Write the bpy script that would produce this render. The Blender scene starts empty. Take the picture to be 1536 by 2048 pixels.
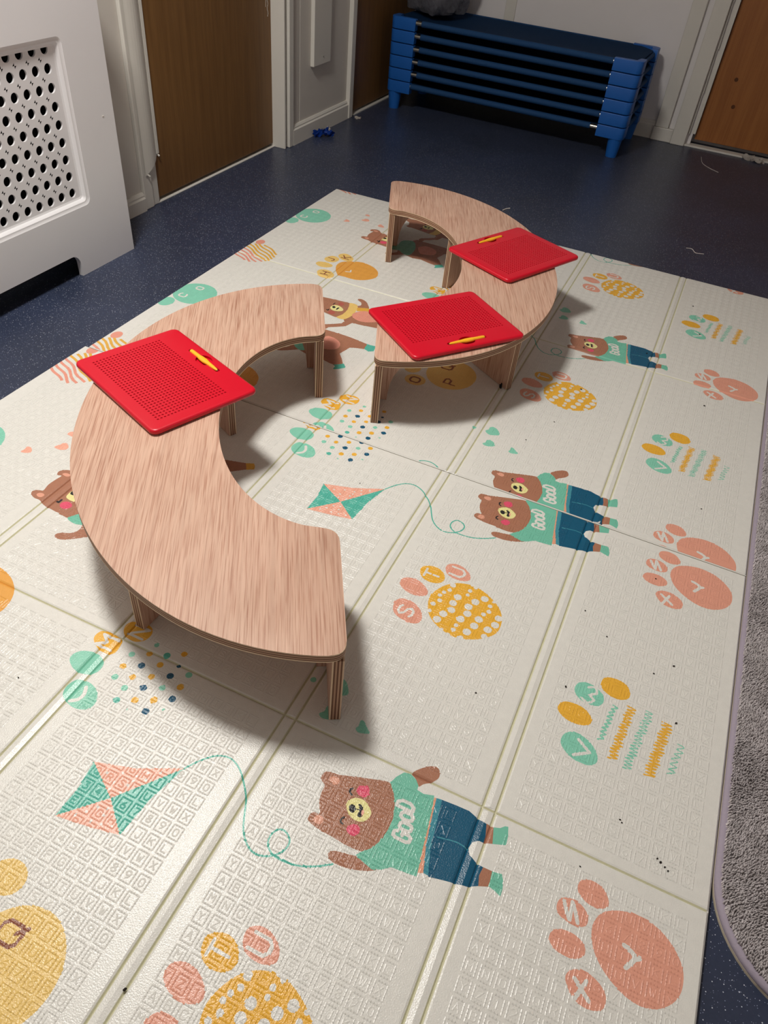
import bpy, bmesh, math, random
import numpy as np
from mathutils import Vector, Matrix
random.seed(7)
rng = np.random.default_rng(11)
S = 0.9          # drawing unit (0.4 m panels) to metres
ZO = 0.012       # mat top is z = 0 in the drawing, the floor is 12 mm below
FL = -0.012
PI = math.pi
scn = bpy.context.scene
col = scn.collection

# ------------------------------------------------------------------ materials
def lin(c):
    c = c / 255.0
    return c / 12.92 if c <= 0.04045 else ((c + 0.055) / 1.055) ** 2.4
def rgb(r, g, b): return (lin(r), lin(g), lin(b), 1.0)

class M:
    def __init__(s, name, colr=(200, 200, 200), rough=0.5, spec=0.5, metal=0.0):
        s.m = bpy.data.materials.new(name); s.m.use_nodes = True
        s.nt = s.m.node_tree; s.b = s.nt.nodes['Principled BSDF']
        s.b.inputs['Base Color'].default_value = rgb(*colr)
        s.b.inputs['Roughness'].default_value = rough
        s.b.inputs['Specular IOR Level'].default_value = spec
        s.b.inputs['Metallic'].default_value = metal
        s.m.diffuse_color = rgb(*colr)
        s._tc = None
    def n(s, t, **kw):
        nd = s.nt.nodes.new(t)
        for k, v in kw.items():
            if k in nd.inputs: nd.inputs[k].default_value = v
            else: setattr(nd, k, v)
        return nd
    def l(s, a, b): s.nt.links.new(a, b)
    def tc(s, scale=(1, 1, 1), rot=(0, 0, 0)):
        if not s._tc: s._tc = s.n('ShaderNodeTexCoord')
        mp = s.n('ShaderNodeMapping')
        mp.inputs['Scale'].default_value = tuple(k / S for k in scale)
        mp.inputs['Rotation'].default_value = rot
        s.l(s._tc.outputs['Object'], mp.inputs['Vector'])
        return mp.outputs['Vector']
    def noise(s, vec, scale=5, detail=3, rough=0.5, dist=0.0):
        nd = s.n('ShaderNodeTexNoise'); nd.inputs['Scale'].default_value = scale
        nd.inputs['Detail'].default_value = detail; nd.inputs['Roughness'].default_value = rough
        nd.inputs['Distortion'].default_value = dist
        s.l(vec, nd.inputs['Vector']); return nd.outputs['Fac']
    def ramp(s, fac, stops):
        r = s.n('ShaderNodeValToRGB'); e = r.color_ramp.elements
        while len(e) < len(stops): e.new(0.5)
        for i, (p, c) in enumerate(stops):
            e[i].position = p; e[i].color = rgb(*c) if len(c) == 3 else c
        s.l(fac, r.inputs['Fac']); return r.outputs['Color']
    def mix(s, fac, a, b, mode='MIX'):
        nd = s.n('ShaderNodeMix'); nd.data_type = 'RGBA'; nd.blend_type = mode
        if isinstance(fac, (int, float)): nd.inputs[0].default_value = fac
        else: s.l(fac, nd.inputs[0])
        for i, v in ((6, a), (7, b)):
            if isinstance(v, tuple): nd.inputs[i].default_value = v
            else: s.l(v, nd.inputs[i])
        return nd.outputs[2]
    def base(s, out): s.l(out, s.b.inputs['Base Color'])
    def bump(s, h, strength=0.3, dist=0.001):
        bp = s.n('ShaderNodeBump'); bp.inputs['Strength'].default_value = strength
        bp.inputs['Distance'].default_value = dist
        s.l(h, bp.inputs['Height']); s.l(bp.outputs['Normal'], s.b.inputs['Normal'])

MATS = {}
def mat_film(name, c, c2=None):
    m = M(name, c, 0.27, 0.5)
    v = m.tc()
    h = m.noise(v, 420, 2, 0.55)
    m.bump(h, 0.42, 0.0011)
    f = m.noise(v, 60, 3)
    a = rgb(*c); k = 0.93
    m.base(m.mix(f, (a[0] * k, a[1] * k, a[2] * k, 1), (min(1, a[0] * 1.05), min(1, a[1] * 1.05), min(1, a[2] * 1.05), 1)))
    MATS[name] = m.m; return m.m
FILM = dict(white=(222, 220, 214), brown=(168, 116, 92), earpink=(222, 160, 136), cheek=(222, 84, 112), cheek2=(178, 96, 84),
    cream=(232, 224, 156), black=(42, 40, 42), salmon=(236, 172, 150), salmon2=(226, 160, 130), teal=(116, 190, 166),
    denim=(66, 142, 158), navy=(22, 86, 116), yellow=(232, 176, 62), mint=(134, 204, 180), coral=(226, 160, 138),
    coral2=(226, 152, 132), kiteteal=(88, 180, 162), mustard=(222, 170, 72), paleyellow=(232, 196, 116),
    orange=(226, 162, 74), brownink=(142, 84, 62), crease_bounce=(208, 205, 176), side=(206, 202, 186))  # crease tint: yellow-green interreflected light painted into the groove faces
for k, v in FILM.items(): mat_film('mat_film_' + k, v)
FN = list(FILM)

def wood(name, axis, light=(200, 158, 136), dark=(158, 114, 94)):
    m = M(name, light, 0.42, 0.35)
    sc = {'x': (2.6, 84, 84), 'z': (84, 84, 2.6)}[axis]
    sc2 = {'x': (5.5, 230, 230), 'z': (230, 230, 5.5)}[axis]
    sc3 = {'x': (.8, 5, 5), 'z': (5, 5, .8)}[axis]
    n1 = m.noise(m.tc(sc), 1.6, 5, 0.6, 0.4)
    n2 = m.noise(m.tc(sc2), 1.9, 2, 0.5, 0.1)
    n3 = m.noise(m.tc(sc3), 1.5, 2, 0.5, 0.6)
    wv = m.n('ShaderNodeMath', operation='SINE'); mu = m.n('ShaderNodeMath', operation='MULTIPLY'); mu.inputs[1].default_value = 70
    m.l(n3, mu.inputs[0]); m.l(mu.outputs[0], wv.inputs[0])
    c1 = m.ramp(n1, [(0.3, dark), (0.68, light)])
    c2 = m.ramp(n2, [(0.34, (160, 114, 92)), (0.52, (230, 200, 178))])
    c = m.mix(0.44, c1, c2)
    mr = m.n('ShaderNodeMapRange'); mr.inputs['From Min'].default_value = -1; mr.inputs['To Max'].default_value = 0.16
    m.l(wv.outputs[0], mr.inputs['Value'])
    c = m.mix(mr.outputs['Result'], c, rgb(166, 116, 94))
    n4 = m.noise(m.tc((1.4, 1.4, 1.4)), 2, 1)
    c = m.mix(m.ramp(n4, [(0.3, (0, 0, 0)), (0.8, (110, 110, 110))]), c, rgb(222, 176, 156))
    m.base(c); m.bump(n2, 0.22, 0.0006)
    MATS[name] = m.m
wood('oak_veneer_long', 'x'); wood('oak_veneer_upright', 'z', (202, 162, 136), (170, 126, 102))

def ply(name, axis, lo, hi):
    m = M(name, (190, 160, 132), 0.6, 0.2)
    s = m.n('ShaderNodeSeparateXYZ'); m.l(m.tc(), s.inputs[0])
    o = s.outputs[{'x': 0, 'y': 1, 'z': 2}[axis]]
    mr = m.n('ShaderNodeMapRange'); mr.inputs['From Min'].default_value = lo; mr.inputs['From Max'].default_value = hi
    m.l(o, mr.inputs['Value'])
    r = m.n('ShaderNodeValToRGB'); r.color_ramp.interpolation = 'CONSTANT'
    pal = [(216, 190, 160), (112, 78, 60), (176, 140, 114), (108, 74, 58), (184, 148, 122), (112, 78, 60), (206, 178, 150)]
    e = r.color_ramp.elements
    while len(e) < len(pal): e.new(0.5)
    for i, c in enumerate(pal): e[i].position = i / len(pal); e[i].color = rgb(*c)
    m.l(mr.outputs['Result'], r.inputs['Fac'])
    nz = m.noise(m.tc((60, 60, 60)), 1.5, 3)
    m.base(m.mix(m.ramp(nz, [(0.35, (0, 0, 0)), (0.7, (80, 80, 80))]), r.outputs['Color'], rgb(160, 122, 98)))
    MATS[name] = m.m
ply('ply_edge_flat', 'z', 0.0, 0.020)
ply('ply_edge_upright', 'y', 0.0, 0.022)

def plain(name, c, rough=0.5, spec=0.4, metal=0.0, nscale=0, nstr=0.1, var=0.0):
    m = M(name, c, rough, spec, metal)
    if nscale:
        h = m.noise(m.tc(), nscale, 3); m.bump(h, nstr, 0.002)
    if var:
        a = rgb(*c); h = m.noise(m.tc(), 6, 4)
        m.base(m.mix(h, tuple(x * (1 - var) for x in a[:3]) + (1,), tuple(min(1, x * (1 + var)) for x in a[:3]) + (1,)))
    MATS[name] = m.m; return m
plain('red_plastic', (204, 10, 38), 0.32, 0.45, 0, 900, 0.04)
plain('red_hole', (188, 6, 32), 0.5, 0.3, 0, 300, 0.02)
plain('yellow_plastic', (250, 184, 40), 0.35, 0.5, 0, 300, 0.02)
plain('white_gloss', (228, 226, 228), 0.38, 0.4, 0, 22, 0.05, 0.02)
plain('wall_paint', (226, 222, 222), 0.6, 0.3, 0, 30, 0.12, 0.03)
plain('wall_paint_warm', (206, 200, 192), 0.55, 0.3, 0, 24, 0.1, 0.04)
plain('trim_paint', (214, 210, 202), 0.42, 0.4, 0, 40, 0.12, 0.05)
plain('ceiling_paint', (215, 213, 208), 0.8, 0.2, 0, 20, 0.1, 0.02)
plain('cot_blue', (26, 92, 172), 0.42, 0.4, 0, 700, 0.12, 0.05)
plain('steel', (196, 192, 182), 0.28, 0.6, 1.0, 80, 0.03)
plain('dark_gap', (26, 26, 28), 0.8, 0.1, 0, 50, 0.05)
plain('knot_dark', (84, 48, 22), 0.5, 0.3, 0, 100, 0.1)
plain('crumb_dark', (40, 34, 30), 0.8, 0.1, 0, 300, 0.2)
plain('paper_white', (222, 214, 206), 0.7, 0.2, 0, 60, 0.3)
plain('paper_blue', (22, 70, 170), 0.5, 0.4, 0, 60, 0.2)
m = plain('cot_fabric', (30, 66, 108), 0.75, 0.2, 0, 0)
b1 = m.n('ShaderNodeTexWave', wave_type='BANDS'); b1.inputs['Scale'].default_value = 120; m.l(m.tc(), b1.inputs['Vector'])
m.bump(b1.outputs['Fac'], 0.15, 0.0006)
# door: dark varnished timber
def doorwood(name, a, b):
    m = M(name, a, 0.45, 0.4)
    n1 = m.noise(m.tc((26, 26, 1.2)), 1.5, 5, 0.6, 0.3); n2 = m.noise(m.tc((160, 160, 4)), 1.5, 2)
    c = m.mix(0.3, m.ramp(n1, [(0.3, b), (0.7, a)]), m.ramp(n2, [(0.35, b), (0.6, a)]))
    n3 = m.noise(m.tc((2, 2, 2)), 1.3, 2)
    c = m.mix(m.ramp(n3, [(0.35, (0, 0, 0)), (0.75, (90, 90, 90))]), c, rgb(*[min(255, int(x * 1.25)) for x in b]))
    m.base(c); m.bump(n2, 0.15, 0.0005); MATS[name] = m.m
doorwood('door_timber', (128, 92, 52), (104, 72, 38))
doorwood('door_timber_far', (162, 104, 54), (134, 80, 38))
# floor: navy safety vinyl with pale flecks
m = M('navy_vinyl', (36, 46, 78), 0.36, 0.45)
v = m.tc()
base = m.mix(m.noise(v, 3.0, 4), rgb(40, 45, 59), rgb(52, 61, 86))
base = m.mix(m.ramp(m.noise(v, 160, 2), [(0.45, (0, 0, 0)), (0.62, (70, 70, 70))]), base, rgb(72, 80, 104))
for sc, th, cc in ((170, 0.15, (205, 210, 220)), (105, 0.11, (200, 206, 216)), (280, 0.18, (140, 150, 176))):
    vo = m.n('ShaderNodeTexVoronoi'); vo.inputs['Scale'].default_value = sc; m.l(v, vo.inputs['Vector'])
    lt = m.n('ShaderNodeMath', operation='LESS_THAN'); lt.inputs[1].default_value = th; m.l(vo.outputs['Distance'], lt.inputs[0])
    sp = m.n('ShaderNodeSeparateColor'); m.l(vo.outputs['Color'], sp.inputs[0])
    g = m.n('ShaderNodeMath', operation='GREATER_THAN'); g.inputs[1].default_value = 0.55; m.l(sp.outputs[0], g.inputs[0])
    mu = m.n('ShaderNodeMath', operation='MULTIPLY'); m.l(lt.outputs[0], mu.inputs[0]); m.l(g.outputs[0], mu.inputs[1])
    base = m.mix(mu.outputs[0], base, rgb(*cc))
sc_ = m.ramp(m.noise(m.tc((1, 1, 1)), 7, 6, 0.7, 1.5), [(0.66, (0, 0, 0)), (0.8, (60, 60, 60))])
base = m.mix(sc_, base, rgb(150, 152, 160))
m.base(base); m.bump(m.noise(v, 300, 2), 0.12, 0.0006)
MATS['navy_vinyl'] = m.m
# rug
m = M('rug_pile', (126, 116, 118), 0.95, 0.05)
v = m.tc()
m.base(m.mix(m.ramp(m.noise(v, 45, 4, 0.6), [(0.35, (108, 98, 98)), (0.65, (168, 158, 160))]), rgb(132, 122, 122), rgb(146, 136, 140), 'MIX') if False else m.ramp(m.noise(v, 45, 4, 0.6), [(0.3, (196, 188, 188)), (0.7, (236, 228, 230))]))
m.bump(m.noise(v, 260, 4, 0.7), 0.9, 0.004)
MATS['rug_pile'] = m.m
plain('rug_binding', (158, 148, 162), 0.7, 0.2, 0, 200, 0.3)
plain('rug_backing', (196, 184, 164), 0.8, 0.2, 0, 200, 0.3)
# clear bag
m = M('clear_bag', (120, 120, 128), 0.3, 0.5)
m.b.inputs['Alpha'].default_value = 1.0
tr = m.n('ShaderNodeBsdfTransparent'); tr.inputs[0].default_value = rgb(200, 200, 206)
mx = m.n('ShaderNodeMixShader')
fz = m.noise(m.tc((1, 1, 1)), 30, 4, 0.6, 1.0)
mrr = m.n('ShaderNodeMapRange'); mrr.inputs['From Min'].default_value = 0.3; mrr.inputs['From Max'].default_value = 0.7
mrr.inputs['To Min'].default_value = 0.4; mrr.inputs['To Max'].default_value = 0.75
m.l(fz, mrr.inputs['Value']); m.l(mrr.outputs['Result'], mx.inputs[0])
m.l(tr.outputs[0], mx.inputs[1]); m.l(m.b.outputs[0], mx.inputs[2])
m.l(mx.outputs[0], m.nt.nodes['Material Output'].inputs['Surface'])
m.bump(m.noise(m.tc((1, 1, 1)), 60, 4, 0.6, 1.0), 0.6, 0.004)
MATS['clear_bag'] = m.m
plain('bag_contents', (70, 66, 72), 0.7, 0.2, 0, 40, 0.4, 0.3)
m = M('lamp_glow', (255, 250, 240)); m.b.inputs['Emission Color'].default_value = (1.0, 0.93, 0.84, 1)
m.b.inputs['Emission Strength'].default_value = 142.0
tcv = m.tc(); m.l(m.mix(m.noise(tcv, 3, 1), (1.0, 0.965, 0.905, 1), (1.0, 0.97, 0.915, 1)), m.b.inputs['Emission Color'])
MATS['lamp_glow'] = m.m

# ------------------------------------------------------------------ object helpers
def link(name, me, parent=None, loc=(0, 0, 0), rot=(0, 0, 0)):
    o = bpy.data.objects.new(name, me); col.objects.link(o)
    if parent: o.parent = parent
    o.location = loc; o.rotation_euler = rot
    return o
def obj(name, bm, mats, parent=None, loc=(0, 0, 0), rot=(0, 0, 0), smooth=None):
    me = bpy.data.meshes.new(name)
    bmesh.ops.recalc_face_normals(bm, faces=bm.faces)
    bm.to_mesh(me); bm.free()
    for k in ([mats] if isinstance(mats, str) else mats): me.materials.append(MATS[k])
    if smooth is not None:
        me.shade_smooth()
        me.set_sharp_from_angle(angle=math.radians(smooth))
    return link(name, me, parent, loc, rot)
def tag(o, label, cat, group=None, kind=None):
    o['label'] = label; o['category'] = cat
    if group: o['group'] = group
    if kind: o['kind'] = kind
    return o
def thing(name, label, cat, loc=(0, 0, 0), rz=0.0, group=None):
    o = link(name, None, None, loc, (0, 0, rz)); o.empty_display_size = 0.05
    return tag(o, label, cat, group)
def struct(name, bm, mats, label=None, parent=None, smooth=None, **kw):
    o = obj(name, bm, mats, parent, smooth=smooth, **kw)
    if not parent:
        o['kind'] = 'structure'
        if label: o['label'] = label; o['category'] = name.split('_')[0]
    return o
def box(bm, x0, x1, y0, y1, z0, z1, bev=0.0, mi=0, seg=2):
    r = bmesh.ops.create_cube(bm, size=1.0)
    vs = r['verts']
    for v in vs:
        v.co = Vector((x0 + (v.co.x + .5) * (x1 - x0), y0 + (v.co.y + .5) * (y1 - y0), z0 + (v.co.z + .5) * (z1 - z0)))
    fs = set(f for v in vs for f in v.link_faces)
    for f in fs: f.material_index = mi
    if bev:
        es = list(set(e for v in vs for e in v.link_edges))
        r2 = bmesh.ops.bevel(bm, geom=es, offset=bev, segments=seg, affect='EDGES', profile=0.5)
        for f in r2['faces']: f.material_index = mi
def prism(bm, pts, z0, z1, bev=0.0, mi_cap=0, mi_side=0, seg=2, axis='z'):
    def P(x, y, z): return (x, y, z) if axis == 'z' else (x, z, y)   # axis y: outline in x-z
    lo = [bm.verts.new(P(x, y, z0)) for x, y in pts]; hi = [bm.verts.new(P(x, y, z1)) for x, y in pts]
    a = bm.faces.new(lo[::-1]); b = bm.faces.new(hi); a.material_index = b.material_index = mi_cap
    n = len(pts)
    for i in range(n):
        f = bm.faces.new((lo[i], lo[(i + 1) % n], hi[(i + 1) % n], hi[i])); f.material_index = mi_side
    if bev:
        es = list(a.edges) + list(b.edges)
        r = bmesh.ops.bevel(bm, geom=es, offset=bev, segments=seg, affect='EDGES', profile=0.5)
        for f in r['faces']: f.material_index = mi_side
def tube(bm, p0, p1, r0, r1=None, n=14, mi=0, caps=True):
    p0, p1 = Vector(p0), Vector(p1); r1 = r0 if r1 is None else r1
    d = (p1 - p0).normalized(); a = d.orthogonal().normalized(); b = d.cross(a)
    A = [bm.verts.new(p0 + (a * math.cos(t) + b * math.sin(t)) * r0) for t in [2 * PI * i / n for i in range(n)]]
    B = [bm.verts.new(p1 + (a * math.cos(t) + b * math.sin(t)) * r1) for t in [2 * PI * i / n for i in range(n)]]
    for i in range(n):
        f = bm.faces.new((A[i], A[(i + 1) % n], B[(i + 1) % n], B[i])); f.material_index = mi
    if caps:
        bm.faces.new(A[::-1]).material_index = mi; bm.faces.new(B).material_index = mi
def rrect(w, h, r, n=6):
    o = []
    for cx, cy, a0 in ((w - r, h - r, 0), (-w + r, h - r, 90), (-w + r, -h + r, 180), (w - r, -h + r, 270)):
        for i in range(n + 1):
            a = math.radians(a0 + 90 * i / n); o.append((cx + r * math.cos(a), cy + r * math.sin(a)))
    return o
def copy_tree(src):
    c = src.copy(); col.objects.link(c)
    for ch in src.children:
        k = ch.copy(); col.objects.link(k); k.parent = c
        for g in ch.children:
            q = g.copy(); col.objects.link(q); q.parent = k
    return c

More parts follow.
